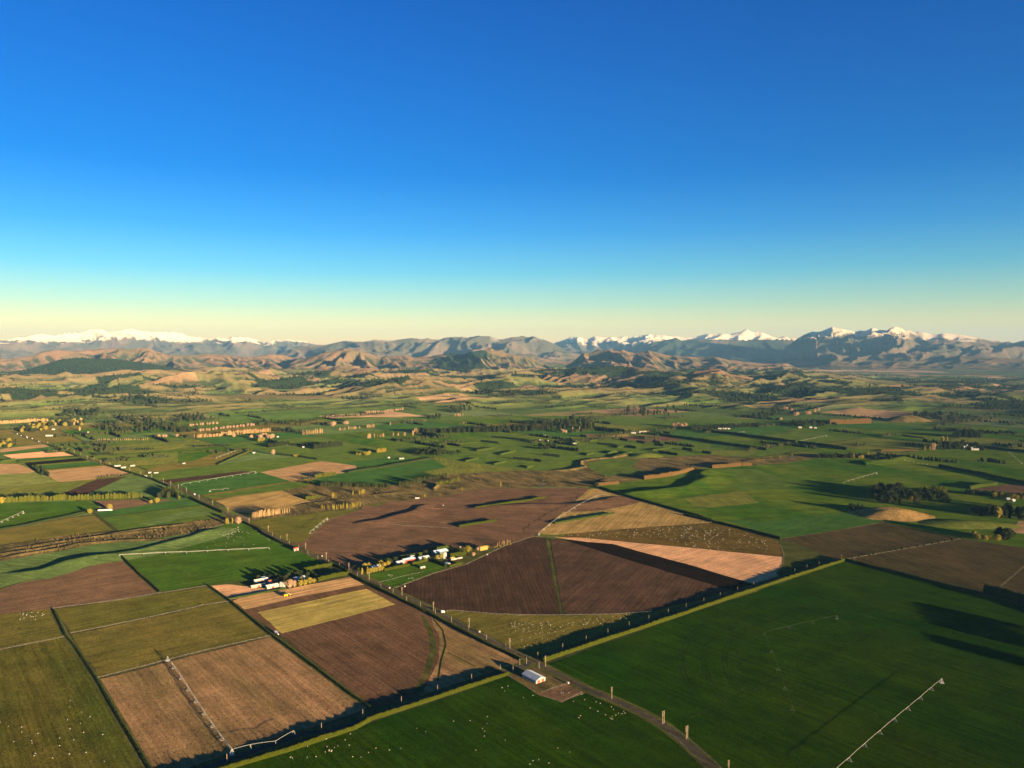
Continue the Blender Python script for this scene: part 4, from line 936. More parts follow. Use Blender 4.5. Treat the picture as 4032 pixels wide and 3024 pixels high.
# ------------------------------------------------------------------ trees
bark = plain_mat('bark', (.12, .085, .055), .9, .3)
palebark = plain_mat('pale_bark', (.34, .25, .17), .9, .3)
L_gold = leaf_mat('golden_leaves', (.30, .225, .03), (.18, .135, .028), (.18, .17, .035))
L_tan = leaf_mat('tan_twigs', (.40, .265, .125), (.26, .17, .08), (.42, .27, .12))
L_pink = leaf_mat('pink_twigs', (.38, .245, .15), (.26, .17, .11), (.34, .22, .12))
L_pine = leaf_mat('pine_needles', (.030, .040, .014), (.058, .062, .020), (.040, .044, .018))
L_dark = leaf_mat('dark_pine_needles', (.018, .028, .012), (.045, .050, .020), (.020, .028, .012))
L_lime = leaf_mat('lime_leaves', (.085, .098, .014), (.13, .125, .018), (.07, .08, .014))
def crown_mesh(name, kind, mat, seed, n):
    """unit-height crown: a lumpy core and many leaf-sized faces spread through and around it"""
    rr = random.Random(seed); mb = MB()
    def prof(z):
        if kind == 'poplar': return .105 * math.sin(math.pi * min(max((z - .03) / .97, 0), 1)) ** .55 * (1.0 if z < .6 else 1 - .5 * (z - .6))
        if kind == 'pine': return .26 * (1 - z) ** .8 * (1 if z > .12 else z / .12) + .012
        if kind == 'belt': return .24 * (1 - max(z - .75, 0) * 2.2) * (1 if z > .05 else .8)
        return .46 * math.sqrt(max(0, 1 - ((z - .56) / .46) ** 2)) if .10 < z < 1.02 else .02
    m, k = 8, 7
    for j in range(m + 1):
        z = .06 + .93 * j / m
        for i in range(k):
            t = 2 * math.pi * i / k + j * .4
            r = prof(z) * .78 * rr.uniform(.65, 1.15)
            mb.v.append((r * math.cos(t), r * math.sin(t), z * rr.uniform(.97, 1.02)))
    for j in range(m):
        for i in range(k):
            q = (i + 1) % k
            mb.f.append((j * k + i, j * k + q, (j + 1) * k + q, (j + 1) * k + i))
    lumps = [(rr.uniform(0, 6.28), rr.uniform(.25, .95), rr.uniform(.75, 1.25)) for _ in range(9)]
    for _ in range(n):
        t0, z0, w = rr.choice(lumps)
        if rr.random() < .5: t0 = rr.uniform(0, 6.28); z0 = rr.uniform(.06, 1.0); w = 1
        t = t0 + rr.gauss(0, .45); z = min(max(z0 + rr.gauss(0, .09), .05), 1.0)
        r = prof(z) * w * rr.uniform(.7, 1.12)
        c = Vector((r * math.cos(t), r * math.sin(t), z))
        s = rr.uniform(.028, .065) * (1.2 if kind in ('round', 'belt') else .85)
        a = Vector((rr.gauss(0, 1), rr.gauss(0, 1), rr.gauss(0, 1))).normalized(); b = a.orthogonal().normalized()
        if kind == 'poplar': a = (a * .5 + Vector((0, 0, 1))).normalized(); b = a.orthogonal().normalized()
        mb.poly([c - a * s, c + b * s * .8, c + a * s * 1.3, c - b * s * .8])
    return mb.mesh(name, mat)
def trunk_mesh(name, mat, kind):
    mb = MB().tube((0, 0, -.03), (.005, 0, .34), .022, .014, 6)
    mb.tube((.005, 0, .34), (0, .005, .8), .014, .004, 5)
    for k in range(5):
        t = k * 2.4; z = .28 + .1 * k; q = .16 if kind == 'round' else .07
        mb.tube((0, 0, z), (q * math.cos(t), q * math.sin(t), z + .2), .008, .003, 4)
    return mb.mesh(name, mat)
PROTO = {}
def proto(kind, mat, bk, n):
    key = (kind, mat.name)
    if key not in PROTO:
        cr = [crown_mesh(kind + '_crown', kind, mat, 10 * i + len(PROTO), n) for i in range(4)]
        tr = trunk_mesh(kind + '_trunk', bk, kind)
        one = []
        for c in cr:
            bm = bmesh.new(); bm.from_mesh(c); nf = len(bm.faces); bm.from_mesh(tr)
            me = bpy.data.meshes.new(kind + '_tree'); bm.faces.ensure_lookup_table()
            for q in bm.faces[nf:]: q.material_index = 1
            bm.to_mesh(me); bm.free(); me.materials.append(mat); me.materials.append(bk)
            one.append(me)
        PROTO[key] = (cr, tr, one)
    return PROTO[key]
KINDS = dict(poplar=('poplar_tree', 'poplar', L_tan, palebark, 190), goldpop=('poplar_tree', 'poplar', L_gold, palebark, 190),
             gold=('golden_tree', 'round', L_gold, bark, 320), bare=('bare_tree', 'round', L_pink, palebark, 260), lime=('willow_tree', 'belt', L_lime, bark, 240),
             tanbelt=('bare_tree', 'belt', L_tan, palebark, 220), pine=('pine_tree', 'pine', L_pine, bark, 260), dark=('pine_tree', 'belt', L_dark, bark, 240), mac=('evergreen_tree', 'round', L_dark, bark, 320))
rt = random.Random(21)
NT = {}
SPEC = []
def tree(kind, x, y, z, h, label, group=None, parts=None, wide=1.0):
    SPEC.append((kind, x, y, z, h, label, group, parts, wide))
def build_tree(kind, x, y, z, h, label, group=None, parts=None, wide=1.0):
    name, shape, mat, bk, n = KINDS[kind]
    cr, tr, one = proto(shape, mat, bk, n)
    i = rt.randrange(4); d = math.hypot(x, y)
    NT[name] = NT.get(name, 0) + 1
    sc_ = (h * wide * rt.uniform(.9, 1.12), h * wide * rt.uniform(.9, 1.12), h)
    if parts is None: parts = d < 1350
    cat = name.split('_')[0] + ' tree' if name != 'pine_tree' else 'pine tree'
    if parts:
        o = empty(name, (x, y, z), rt.uniform(0, 6.28), label, cat, group)
        o.scale = sc_
        link('crown', cr[i], None, o); link('trunk', tr, None, o)
    else:
        o = link(name, one[i]); o.location = (x, y, z); o.rotation_euler = (0, 0, rt.uniform(0, 6.28)); o.scale = sc_
        tag(o, label, cat, group)
    return o
def tpx(kind, fr, x, y, hz, label, group=None, wide=1.0):
    p = onland(fr, x, y)
    if p is None: return
    d = math.hypot(p[0], p[1]); h = hz / FR[fr][2] * d / FPX
    return tree(kind, p[0], p[1], p[2] + .2, h, label, group, None, wide)
def row(kind, fr, x0, y0, x1, y1, n, hz, label, group, jit=2.0, wide=1.0):
    for k in range(n):
        t = (k + rt.uniform(-.25, .25)) / max(n - 1, 1)
        lb = label + (', leftmost' if k == 0 else ', rightmost' if k == n - 1 else '') if len(label.split()) < 16 else label
        tpx(kind, fr, x0 + (x1 - x0) * t, y0 + (y1 - y0) * t + rt.uniform(-jit, jit), hz * rt.uniform(.78, 1.12), lb, group, wide)
def clump(kinds, fr, poly, n, hz, label, group, wide=1.0, seed=1):
    rr = random.Random(seed)
    xs = [p[0] for p in poly]; ys = [p[1] for p in poly]; k = 0; tries = 0
    while k < n and tries < n * 60:
        tries += 1
        x = rr.uniform(min(xs), max(xs)); y = rr.uniform(min(ys), max(ys))
        if inside(np.array([x]), np.array([y]), poly)[0]:
            kd = kinds[rr.randrange(len(kinds))]
            tpx(kd, fr, x, y, hz * rr.uniform(.75, 1.15), label, group, wide); k += 1
def many(kind, fr, P, hz, label, group, wide=1.0):
    for x, y in P: tpx(kind, fr, x, y, hz * rt.uniform(.9, 1.1), label, group, wide)
# poplars
row('poplar', 'M2', 930, 1396, 1265, 1345, 26, 78, 'tan poplar in the dense front row beside the road bridge', 'poplars of the dense front row', 3)
row('poplar', 'M2', 1275, 1343, 1355, 1335, 4, 62, 'tan poplar at the thin right end of the dense front row', 'poplars ending the front row')
tpx('poplar', 'M2', 1390, 1332, 76, 'single tan poplar just right of the dense front row')
row('goldpop', 'M2', 1925, 1290, 2212, 1262, 13, 68, 'golden poplar in the second row above the brown field corner', 'golden poplars of the second row')
row('goldpop', 'M3', -10, 1258, 55, 1248, 5, 80, 'golden poplar ending the second row above the brown field corner', 'golden poplars of the second row end')
many('goldpop', 'M2', [(1785, 1280), (1800, 1282), (1822, 1284), (1870, 1285), (1888, 1287)], 62, 'golden poplar in the loose pairs left of the second row', 'golden poplars in loose pairs')
many('goldpop', 'M2', [(603, 1465), (622, 1465), (630, 1463)], 66, 'golden poplar of the three left of the road bridge', 'three golden poplars by the bridge')
tpx('goldpop', 'M2', 680, 1457, 64, 'single golden poplar between the three poplars and the bare tree at the bridge')
tpx('bare', 'M2', 755, 1465, 84, 'broad bare pinkish tree at the road bridge', None, .8)
many('goldpop', 'M2', [(1925, 1140), (1940, 1138), (1957, 1138), (1972, 1132)], 66, 'golden poplar in the small clump on the rough river flat', 'golden poplars on the river flat')
tpx('goldpop', 'M2', 2180, 1108, 58, 'lone golden poplar on the rough river flat')
many('goldpop', 'M3', [(48, 1100), (62, 1098), (78, 1094), (92, 1092), (106, 1088)], 60, 'golden poplar of the five in line on the river flat', 'five golden poplars in line')
tpx('goldpop', 'M3', 1807, 1002, 66, 'lone golden poplar by the pale river bend'); tpx('goldpop', 'M3', 1325, 1062, 68, 'slender lone poplar on the far edge of the brown field'); tpx('gold', 'M3', 860, 1135, 44, 'bushy golden tree on the far edge of the brown field', None, .7)
G1 = 'poplars standing on the green terrace'
many('poplar', 'M3', [(150, 402), (160, 400), (172, 400), (186, 398)], 54, 'tan poplar in the tight clump at the left of the green terrace', 'poplars in the tight clump')
many('poplar', 'M3', [(235, 390), (272, 385), (305, 388), (312, 386), (330, 384), (346, 384), (350, 382)], 48, 'tan poplar in the broken line on the green terrace', 'poplars in the broken line')
many('poplar', 'M3', [(463, 372), (472, 370), (525, 371), (535, 370), (606, 368), (617, 368)], 48, 'tan poplar in the spaced pairs on the green terrace', 'poplars in the spaced pairs')
many('poplar', 'M3', [(712, 366), (722, 365), (735, 340), (742, 330), (755, 335), (765, 340)], 62, 'tall tan poplar at the left end of the forest row', 'poplars at the end of the forest row')
row('poplar', 'M3', 785, 325, 830, 325, 4, 34, 'small tan poplar at the foot of the forest row', 'small poplars of the forest row')
many('poplar', 'M3', [(145, 272), (158, 270), (175, 270), (188, 270), (203, 268), (216, 266), (230, 265)], 44, 'tan poplar in the short row below the upper purple field', 'poplars below the purple field')
many('poplar', 'M3', [(5, 285), (52, 278)], 34, 'small tan poplar left of the row below the purple field', 'two small poplars')
tpx('poplar', 'M3', 433, 238, 40, 'lone tan poplar on the edge of the long green terrace')
many('poplar', 'M3', [(690, 202), (703, 200), (716, 200), (755, 196)], 38, 'small tan poplar under the rounded green hill', 'poplars under the green hill')
row('poplar', 'M3', 840, 190, 885, 185, 4, 30, 'small poplar at the dark farm trees', 'poplars at the dark farm trees')
many('poplar', 'M3', [(1297, 228), (1315, 222), (1347, 220), (1376, 216)], 30, 'small slim poplar of the four above the forest row', 'four slim poplars')
row('poplar', 'M3', 1240, 125, 1290, 125, 4, 40, 'tan poplar below the pine block on the hill', 'poplars below the pine block')
many('poplar', 'M3', [(1305, 126), (1335, 126), (1370, 125)], 38, 'slim poplar spaced right of the pine block', 'spaced slim poplars')
row('poplar', 'M3', 850, 305, 1060, 300, 13, 26, 'tan bare poplar lit against the dark forest row', 'poplars along the forest row')
row('poplar', 'M2', 1560, 360, 1800, 335, 15, 56, 'tan poplar in the regular row left of the green terrace', 'poplars of the regular row')
row('poplar', 'M2', 2010, 305, 2080, 298, 6, 38, 'small tan poplar in the left knot below the purple field', 'poplars in the left knot'); row('poplar', 'M2', 2130, 295, 2212, 285, 6, 42, 'small tan poplar in the right knot below the purple field', 'poplars in the right knot')
many('poplar', 'M2', [(135, 388), (148, 388), (176, 388), (208, 388), (232, 390)], 36, 'small bare poplar left of the dense tan belt', 'bare poplars left of the belt')
row('tanbelt', 'M2', 255, 390, 540, 375, 16, 38, 'bare tan tree in the long belt across the plain, left half', 'bare trees of the long belt left half', 2, .8)
row('tanbelt', 'M2', 545, 365, 1150, 315, 30, 48, 'bare tan tree in the long belt across the plain, right half', 'bare trees of the long belt right half', 2, .8)
tpx('bare', 'M2', 697, 385, 50, 'rounded bare tree standing in front of the tan belt')
row('bare', 'M2', 275, 318, 950, 240, 17, 34, 'rounded pinkish bare tree in the row across the olive field', 'pinkish trees of the middle row', 3)
row('bare', 'M2', 150, 250, 490, 222, 9, 30, 'rounded pinkish bare tree in the short upper row', 'pinkish trees of the upper row', 3)
many('bare', 'M2', [(1030, 408), (1060, 390), (1095, 385), (1130, 400), (1160, 402), (1185, 395)], 52, 'rounded tan tree in the clump by the small white house', 'tan trees by the small white house')
many('gold', 'M2', [(1010, 440), (1040, 438), (1070, 432)], 40, 'olive bush in front of the tan clump by the small white house', 'olive bushes'); tpx('bare', 'M2', 915, 400, 44, 'single rounded tan tree left of the tan clump'); tpx('bare', 'M2', 990, 400, 44, 'rounded tan tree next left of the tan clump')
many('bare', 'M2', [(1915, 248), (1930, 250), (1945, 240)], 54, 'rounded pink tree at the left end of the upper purple field', 'pink trees at the purple field'); many('bare', 'M2', [(2075, 225), (2095, 225), (2112, 225)], 40, 'small rounded pink tree on the rim of the purple field', 'small pink trees')
row('bare', 'M3', 115, 92, 380, 78, 11, 30, 'rounded pink tree in the upper row over the purple field', 'pink trees of the upper row'); row('bare', 'M3', 400, 75, 590, 50, 7, 32, 'rounded pink tree climbing at the right of the upper row', 'pink trees climbing right')
many('gold', 'M3', [(278, 580), (295, 578), (312, 576), (330, 575), (348, 573), (365, 570)], 52, 'tan leafy tree in the squared clump on the green plain', 'tan squared clump', .8); many('gold', 'M3', [(118, 610), (135, 612), (155, 608), (170, 600)], 44, 'tan leafy tree in the rounded clump on the green plain', 'tan rounded clump'); row('gold', 'M3', 20, 606, 85, 606, 4, 26, 'small tan bush at the left of the rounded clump', 'small tan bushes')
tpx('bare', 'M2', 1190, 602, 62, 'lone tan tree in the pale green field', None, .75); many('gold', 'M2', [(1455, 628), (1475, 628), (1492, 624)], 26, 'small golden bush at the corner of the green fields', 'small golden bushes')
tpx('pine', 'M3', 155, 782, 42, 'small lone dark conifer at the corner of the tan field')
# yellow shelter row by the left edge
row('lime', 'M1', -30, 1205, 840, 1165, 26, 60, 'yellow-green tree in the left half of the long shelter row', 'yellow trees of the shelter row left half', 3, 1.0)
row('lime', 'M1', 870, 1172, 1760, 1138, 25, 58, 'yellow-green tree in the right half of the long shelter row', 'yellow trees of the shelter row right half', 3, 1.0)
tpx('gold', 'M1', 1365, 1292, 66, 'round golden tree beside the long white truck'); tpx('gold', 'M1', 1118, 1335, 52, 'round yellow tree at the tip of the green field'); tpx('gold', 'M1', 1880, 1210, 40, 'small golden tree left of the pine block'); tpx('gold', 'M1', 1955, 1202, 56, 'golden tree at the foot of the pine block')
tpx('gold', 'M1', 20, 1212, 70, 'golden tree at the left edge by the shelter row')
clump(['pine', 'dark', 'pine'], 'M1', [(1890, 1125), (2050, 1060), (2150, 1050), (2250, 1100), (2330, 1140), (2200, 1150), (1920, 1150)], 30, 70, 'dark conifer in the block beside the road', 'conifers of the roadside block', 1, 5)
tpx('lime', 'M2', 20, 1160, 46, 'yellow-green tree at the right foot of the roadside conifer block')
row('poplar', 'M1', 1215, 425, 1810, 425, 24, 22, 'small bare tree in the thin row across the far plain', 'thin row of small trees', 1, 1.6); tpx('goldpop', 'M1', 1838, 425, 34, 'taller tree ending the thin row of small trees'); tpx('poplar', 'M1', 993, 305, 44, 'lone tan tree above the far road', None, 2.0)
many('bare', 'M1', [(1978, 388), (2035, 385), (2065, 386), (2205, 385)], 34, 'round tan tree at the foot of the big dark wood', 'round tan trees at the wood')
clump(['pine', 'dark'], 'M1', [(440, 790), (500, 775), (640, 860), (600, 885), (500, 850)], 14, 46, 'dark conifer in the short row across the strip fields', 'conifers across the strip fields', 1, 6)
row('dark', 'M1', 1215, 885, 1540, 862, 9, 22, 'small tree on the lower edge of the tan field', 'small trees below the tan field')
row('dark', 'M1', 1220, 495, 1340, 505, 8, 34, 'dark tree in the low clump on the far plain', 'dark trees on the far plain')
clump(['mac', 'gold', 'dark'], 'M1', [(0, 440), (200, 440), (230, 480), (140, 520), (0, 520)], 18, 44, 'dark leafy tree by the far road at the left edge', 'leafy trees by the far road', 1, 7)
# conifer belts
row('dark', 'M2', 1140, 512, 1380, 478, 18, 48, 'olive conifer in the belt left of the tiny white shed', 'conifers of the belt by the white shed'); row('dark', 'M2', 1705, 532, 2035, 492, 20, 66, 'dark conifer in the squared belt on the plain', 'conifers of the squared belt'); row('dark', 'M2', 1450, 490, 1690, 500, 12, 34, 'low dark conifer linking the two belts', 'low linking conifers')
row('pine', 'M2', 1550, 918, 1660, 900, 8, 46, 'olive tree in the small belt at the end of the tan field', 'olive trees of the small belt'); row('lime', 'M2', 1715, 892, 1960, 858, 16, 48, 'olive tree in the longer belt under the tan field', 'olive trees of the longer belt'); row('pine', 'M2', 1495, 935, 1730, 985, 14, 34, 'low dark tree on the rim of the river flat', 'low dark trees on the rim')
row('pine', 'M2', 1785, 1000, 2030, 995, 20, 58, 'pine in the uneven rim row, left part', 'pines of the rim row left'); row('pine', 'M2', 2060, 1000, 2200, 1000, 9, 58, 'pine in the uneven rim row, middle part', 'pines of the rim row middle')
row('pine', 'M3', 0, 1005, 410, 1012, 26, 58, 'pine in the uneven rim row, right part', 'pines of the rim row right', 4); row('pine', 'M3', 545, 995, 665, 985, 12, 62, 'pine in the square block of the rim row', 'pines of the square block'); row('pine', 'M3', 690, 975, 830, 950, 14, 70, 'pine in the tall block of the rim row', 'pines of the tall block'); row('pine', 'M3', 840, 925, 1130, 882, 20, 56, 'pine in the rising right end of the rim row', 'pines of the rising end')
row('lime', 'M3', 1005, 988, 1285, 930, 17, 46, 'yellow-green tree in the short row on the river flat', 'yellow-green trees on the river flat', 3); row('lime', 'M2', 1600, 1162, 1775, 1140, 11, 42, 'yellow-green tree in the low row on the rough river flat', 'yellow-green low row', 3)
clump(['mac', 'dark', 'pine'], 'M3', [(700, 600), (760, 560), (1000, 525), (1120, 560), (1130, 600), (1060, 625), (820, 612)], 62, 44, 'dark tree in the round wood on the chequered plain', 'trees of the round wood', 1, 8)
clump(['pine', 'mac'], 'M3', [(1130, 590), (1200, 570), (1330, 560), (1340, 590), (1200, 605)], 16, 34, 'small dark tree in the tail of the round wood', 'trees in the tail of the wood', 1, 9); row('mac', 'M3', 1505, 540, 1595, 532, 6, 34, 'dark tree in the small clump right of the round wood', 'small clump right of the wood')
row('mac', 'M4', 75, 535, 190, 530, 7, 42, 'dark tree in the clump by the small sheds', 'trees by the small sheds')
row('dark', 'M3', 780, 335, 1700, 318, 42, 62, 'dark tree in the left half of the long forest row', 'trees of the forest row left half', 6, 1.2); row('dark', 'M3', 1700, 318, 2212, 305, 26, 84, 'dark tree in the right half of the long forest row', 'trees of the forest row right half', 8, 1.2)
clump(['dark', 'pine', 'dark'], 'M4', [(0, 200), (380, 180), (740, 190), (750, 290), (400, 310), (0, 310)], 62, 80, 'dark tree in the big wood left of the long white sheds', 'trees of the big wood', 1, 10); row('dark', 'M4', 750, 300, 1020, 325, 16, 54, 'dark tree in the right tail of the big wood', 'trees of the wood tail')
tpx('poplar', 'M4', 487, 312, 52, 'tan poplar in front of the big wood'); tpx('poplar', 'M4', 575, 290, 46, 'small tan poplar beside the big wood'); many('bare', 'M4', [(345, 320), (375, 325), (405, 335)], 40, 'pink bare tree in front of the big wood', 'pink trees before the wood')
# right side woods and clumps
clump(['mac', 'dark', 'mac'], 'M6', [(300, 1150), (420, 1040), (740, 1075), (900, 1200), (900, 1245), (400, 1205)], 34, 96, 'big dark round-headed evergreen in the wood behind the tan knoll', 'evergreens behind the knoll', 1, 11); many('gold', 'M6', [(480, 1130), (560, 1150), (640, 1120), (750, 1160), (820, 1190)], 70, 'bronze coloured tree among the dark evergreens behind the knoll', 'bronze trees behind the knoll')
clump(['mac', 'dark'], 'M6', [(820, 1120), (1000, 1090), (1240, 1100), (1290, 1180), (1250, 1215), (1000, 1215)], 24, 70, 'dark evergreen in the wood right of the knoll', 'evergreens right of the knoll', 1, 12); row('lime', 'M6', 880, 1075, 1240, 1075, 16, 66, 'brown-green tall tree in the row behind the dark wood', 'brown-green tall row', 4)
clump(['mac', 'dark'], 'M6', [(40, 1280), (120, 1250), (230, 1290), (240, 1310), (60, 1310)], 7, 66, 'dark evergreen in the small clump left of the knoll', 'evergreens left of the knoll', 1, 13); tpx('gold', 'M6', 235, 1318, 44, 'bronze tree at the right of the small clump by the knoll')
clump(['mac', 'dark', 'dark'], 'M6', [(1520, 1330), (1760, 1300), (2300, 1280), (2500, 1420), (2000, 1420), (1850, 1400), (1520, 1340)], 40, 90, 'dark evergreen in the wood at the right edge', 'evergreens at the right edge', 1, 14); tpx('gold', 'M6', 1890, 1400, 130, 'tall grey-brown tree in front of the wood at the right edge', None, .6)
row('mac', 'M6', 1500, 1100, 2212, 1140, 20, 52, 'dark tree in the row before the white roofed house', 'trees before the white roofed house', 6); row('gold', 'M6', 1860, 1135, 2200, 1170, 6, 52, 'brown tree beside the white roofed house', 'brown trees by the white roofed house')
many('gold', 'C', [(1905, 185), (1925, 200), (1975, 205), (2000, 202), (2050, 208)], 32, 'golden bush in the group on the grass above the brown field', 'golden bushes above the brown field'); many('mac', 'C', [(2085, 205), (2060, 190), (2110, 200)], 60, 'dark evergreen right of the golden bushes', 'evergreens by the golden bushes')
many('goldpop', 'M6', [(968, 556), (982, 556), (1040, 556), (1045, 554)], 58, 'tan poplar left of the white farm buildings', 'tan poplars left of the white farm'); many('bare', 'M6', [(1070, 552), (1095, 552)], 80, 'tall flame shaped tan tree left of the white farm buildings', 'flame shaped tan trees', .5); many('goldpop', 'M6', [(1192, 452), (1205, 455), (1218, 455), (1240, 450), (1255, 446)], 66, 'tall tan poplar in the tight clump above the dark wood', 'tall tan poplars')
clump(['dark', 'mac'], 'M6', [(1110, 545), (1150, 500), (1460, 490), (1450, 545)], 24, 60, 'dark tree in the wood beside the white farm buildings', 'trees beside the white farm', 1, 15); row('dark', 'M6', 1470, 490, 1640, 495, 10, 40, 'dark tree right behind the white farm buildings', 'trees behind the white farm'); row('dark', 'M6', 740, 480, 960, 500, 11, 32, 'low dark tree left of the tan poplars', 'low dark trees')
many('goldpop', 'M5', [(1738, 645), (1765, 648), (1780, 648), (1950, 632), (1958, 630)], 62, 'tan poplar at the end of the dark creek wood', 'tan poplars at the creek wood'); many('gold', 'M5', [(1845, 652), (1870, 652), (1885, 650)], 36, 'golden bush at the end of the dark creek wood', 'golden bushes at the creek wood'); row('mac', 'M5', 1340, 635, 1720, 640, 22, 44, 'dark low tree in the creek wood', 'trees of the creek wood', 12); row('mac', 'M5', 1790, 640, 2090, 640, 14, 38, 'dark low tree right of the creek wood poplars', 'trees right of the creek poplars', 6); tpx('goldpop', 'M5', 1335, 632, 44, 'lone poplar at the left of the creek wood')
many('gold', 'M5', [(550, 660), (595, 655), (655, 650), (735, 648), (855, 642), (932, 625), (1005, 612)], 20, 'small golden bush along the dark creek bed', 'golden bushes along the creek')
row('dark', 'M6', 1335, 385, 1660, 388, 20, 66, 'grey-brown tall tree in the far wood on the flat', 'tall trees of the far wood', 4); row('mac', 'M6', 1100, 305, 2100, 350, 34, 36, 'dark tree in the band above the far wood', 'dark band of trees', 10)
clump(['mac', 'dark'], 'M6', [(720, 160), (900, 95), (1650, 130), (1650, 175), (900, 190)], 40, 44, 'dark tree in the wood on the slope at the right', 'trees of the slope wood', 1, 16)
row('dark', 'M5', 0, 285, 580, 250, 26, 54, 'dark tree in the belt above the long hedge lines', 'trees of the upper belt', 4); clump(['dark', 'mac'], 'M5', [(490, 140), (700, 60), (860, 20), (860, 100), (660, 160)], 26, 44, 'dark tree in the hillside wood below the pink trees', 'trees of the hillside wood', 1, 17); clump(['dark', 'mac'], 'M5', [(820, 240), (1100, 200), (1430, 230), (1430, 265), (850, 265)], 34, 44, 'dark tree around the small white farm at the hill foot', 'trees around the small white farm', 1, 18)
many('bare', 'M5', [(910, 45), (940, 45), (1000, 62), (1035, 118), (1055, 120), (1075, 115), (868, 175), (1185, 108), (1205, 108), (1225, 104), (1290, 76), (1335, 68)], 40, 'round pink bare tree on the hillside at the right', 'pink trees on the hillside')
clump(['dark', 'pine'], 'M4', [(1040, 100), (1170, 30), (1750, 10), (1780, 80), (1680, 120), (1130, 130)], 44, 50, 'dark tree in the upper hillside belt', 'trees of the upper hillside belt', 1, 19); row('bare', 'M4', 1740, 262, 1890, 262, 9, 56, 'tan bare tree in the knot below the red field', 'tan trees below the red field', 4); row('dark', 'M4', 1970, 300, 2212, 280, 14, 50, 'dark tree right of the knot below the red field', 'dark trees by the red field')
clump(['pine', 'dark'], 'M3', [(1170, 70), (1200, 20), (1420, 0), (1480, 30), (1290, 100)], 30, 44, 'pine in the block on the green hill', 'pines on the green hill', 1, 20); clump(['dark'], 'M3', [(900, 150), (960, 110), (1060, 120), (1060, 160), (930, 175)], 16, 40, 'dark tree at the hillside farm', 'trees at the hillside farm', 1, 22)
BIG = 'trees of the great wood on the left'
clump(['pine', 'dark', 'pine'], 'M1', [(1150, 270), (1250, 200), (1500, 130), (1900, 150), (2212, 170), (2212, 320), (1560, 330), (1380, 330)], 130, 52, 'pine in the great dark wood on the left', BIG, 1, 23)
clump(['pine', 'dark'], 'M2', [(0, 110), (300, 130), (540, 170), (520, 180), (0, 200)], 46, 48, 'pine in the right arm of the great dark wood', 'pines of the right arm', 1, 24); clump(['pine', 'mac'], 'M2', [(0, 250), (250, 270), (230, 330), (0, 330)], 24, 42, 'tree in the lower right of the great dark wood', 'lower right of the great wood', 1, 25)
clump(['dark', 'pine'], 'M2', [(980, 240), (1000, 190), (1560, 190), (1560, 240)], 40, 38, 'dark tree in the belt above the regular poplars', 'belt above the regular poplars', 1, 26); row('dark', 'M2', 1560, 210, 1950, 110, 22, 26, 'dark tree in the slanting belt', 'slanting belt'); clump(['dark', 'mac'], 'M2', [(1170, 300), (1400, 290), (1550, 330), (1250, 320)], 20, 34, 'dark tree left of the regular poplars', 'dark trees left of the poplars', 1, 27)
clump(['mac', 'dark', 'gold'], 'M1', [(140, 300), (300, 270), (500, 230), (660, 220), (640, 290), (400, 330), (200, 330)], 44, 40, 'dark tree along the far road at the left', 'trees along the far road', 1, 28); clump(['mac', 'gold', 'tanbelt'], 'M1', [(680, 250), (760, 180), (1040, 190), (1060, 240), (900, 250)], 30, 40, 'mixed tree in the thicket left of the great wood', 'thicket left of the great wood', 1, 29); row('tanbelt', 'M1', 0, 222, 590, 190, 34, 34, 'tan tree in the long even row near the left edge', 'long even tan row', 2); clump(['mac', 'dark'], 'M1', [(720, 130), (900, 60), (1250, 60), (1250, 120), (900, 130)], 34, 40, 'dark tree in the wood above the thicket', 'wood above the thicket', 1, 30)
row('dark', 'M1', 1170, 608, 1400, 600, 12, 26, 'dark low tree in the clump beyond the narrow strips', 'dark low clump'); row('dark', 'M1', 1680, 545, 1900, 540, 10, 26, 'dark low tree on the pinkish far field', 'dark low trees far'); row('dark', 'M2', 190, 505, 640, 495, 22, 24, 'small dark tree in the broken line on the plain', 'broken line of small trees'); row('lime', 'M2', 50, 582, 500, 560, 18, 22, 'small olive tree in the thin line on the plain', 'thin line of olive trees')
# tall trees whose shade falls into the big paddock from the right
for k, (x, y) in enumerate([(2330, 770), (2345, 790), (2360, 812), (2375, 832), (2390, 852), (2405, 872), (2420, 892), (2330, 782), (2380, 842), (2440, 912), (2420, 990), (2435, 1008), (2450, 1026), (2465, 1044)]):
    tpx('mac', 'C', x, y, 62, 'tall dark evergreen just beyond the right edge of the picture', 'evergreens beyond the right edge')
# trees of the two farmsteads
tpx('bare', 'F1', 890, 795, 118, 'large bare tree with pale limbs in the farmyard', None, .9)
tpx('bare', 'F1', 955, 785, 100, 'second large bare tree right of the pale limbed one', None, .8)
for x, y, h_, lb in [(1045, 770, 80, 'golden bush directly right of the bare farmyard trees'), (1110, 755, 75, 'bright golden bush in the middle of the farmyard hedge'), (1180, 735, 90, 'tall golden tree near the blue roofed house'), (1240, 720, 60, 'low golden bush at the left end of the yard hedge'), (1060, 700, 70, 'yellow-green tree in front of the blue roofed house')]:
    tpx('gold', 'F1', x, y, h_, lb)
many('mac', 'F1', [(600, 675), (680, 665), (760, 700), (430, 670), (740, 760), (930, 600), (1060, 600), (1150, 625), (830, 680), (870, 640), (700, 740), (540, 640), (1000, 620)], 66, 'dark garden tree in the shaded farmyard left of the road', 'dark garden trees of the left farm')
many('goldpop', 'F2', [(145, 580), (212, 575), (365, 535)], 95, 'slim golden tree at the road end of the farm garden', 'slim golden garden trees', 1.3)
many('gold', 'F2', [(250, 562), (290, 552), (180, 500), (235, 492), (320, 545), (395, 528), (420, 490), (470, 470), (380, 470)], 62, 'round golden tree in the farm garden by the road', 'round golden garden trees')
many('mac', 'F2', [(330, 440), (390, 440), (440, 450), (100, 540), (60, 520), (500, 440), (560, 420), (930, 330)], 58, 'dark garden tree behind the farm sheds', 'dark garden trees of the right farm')
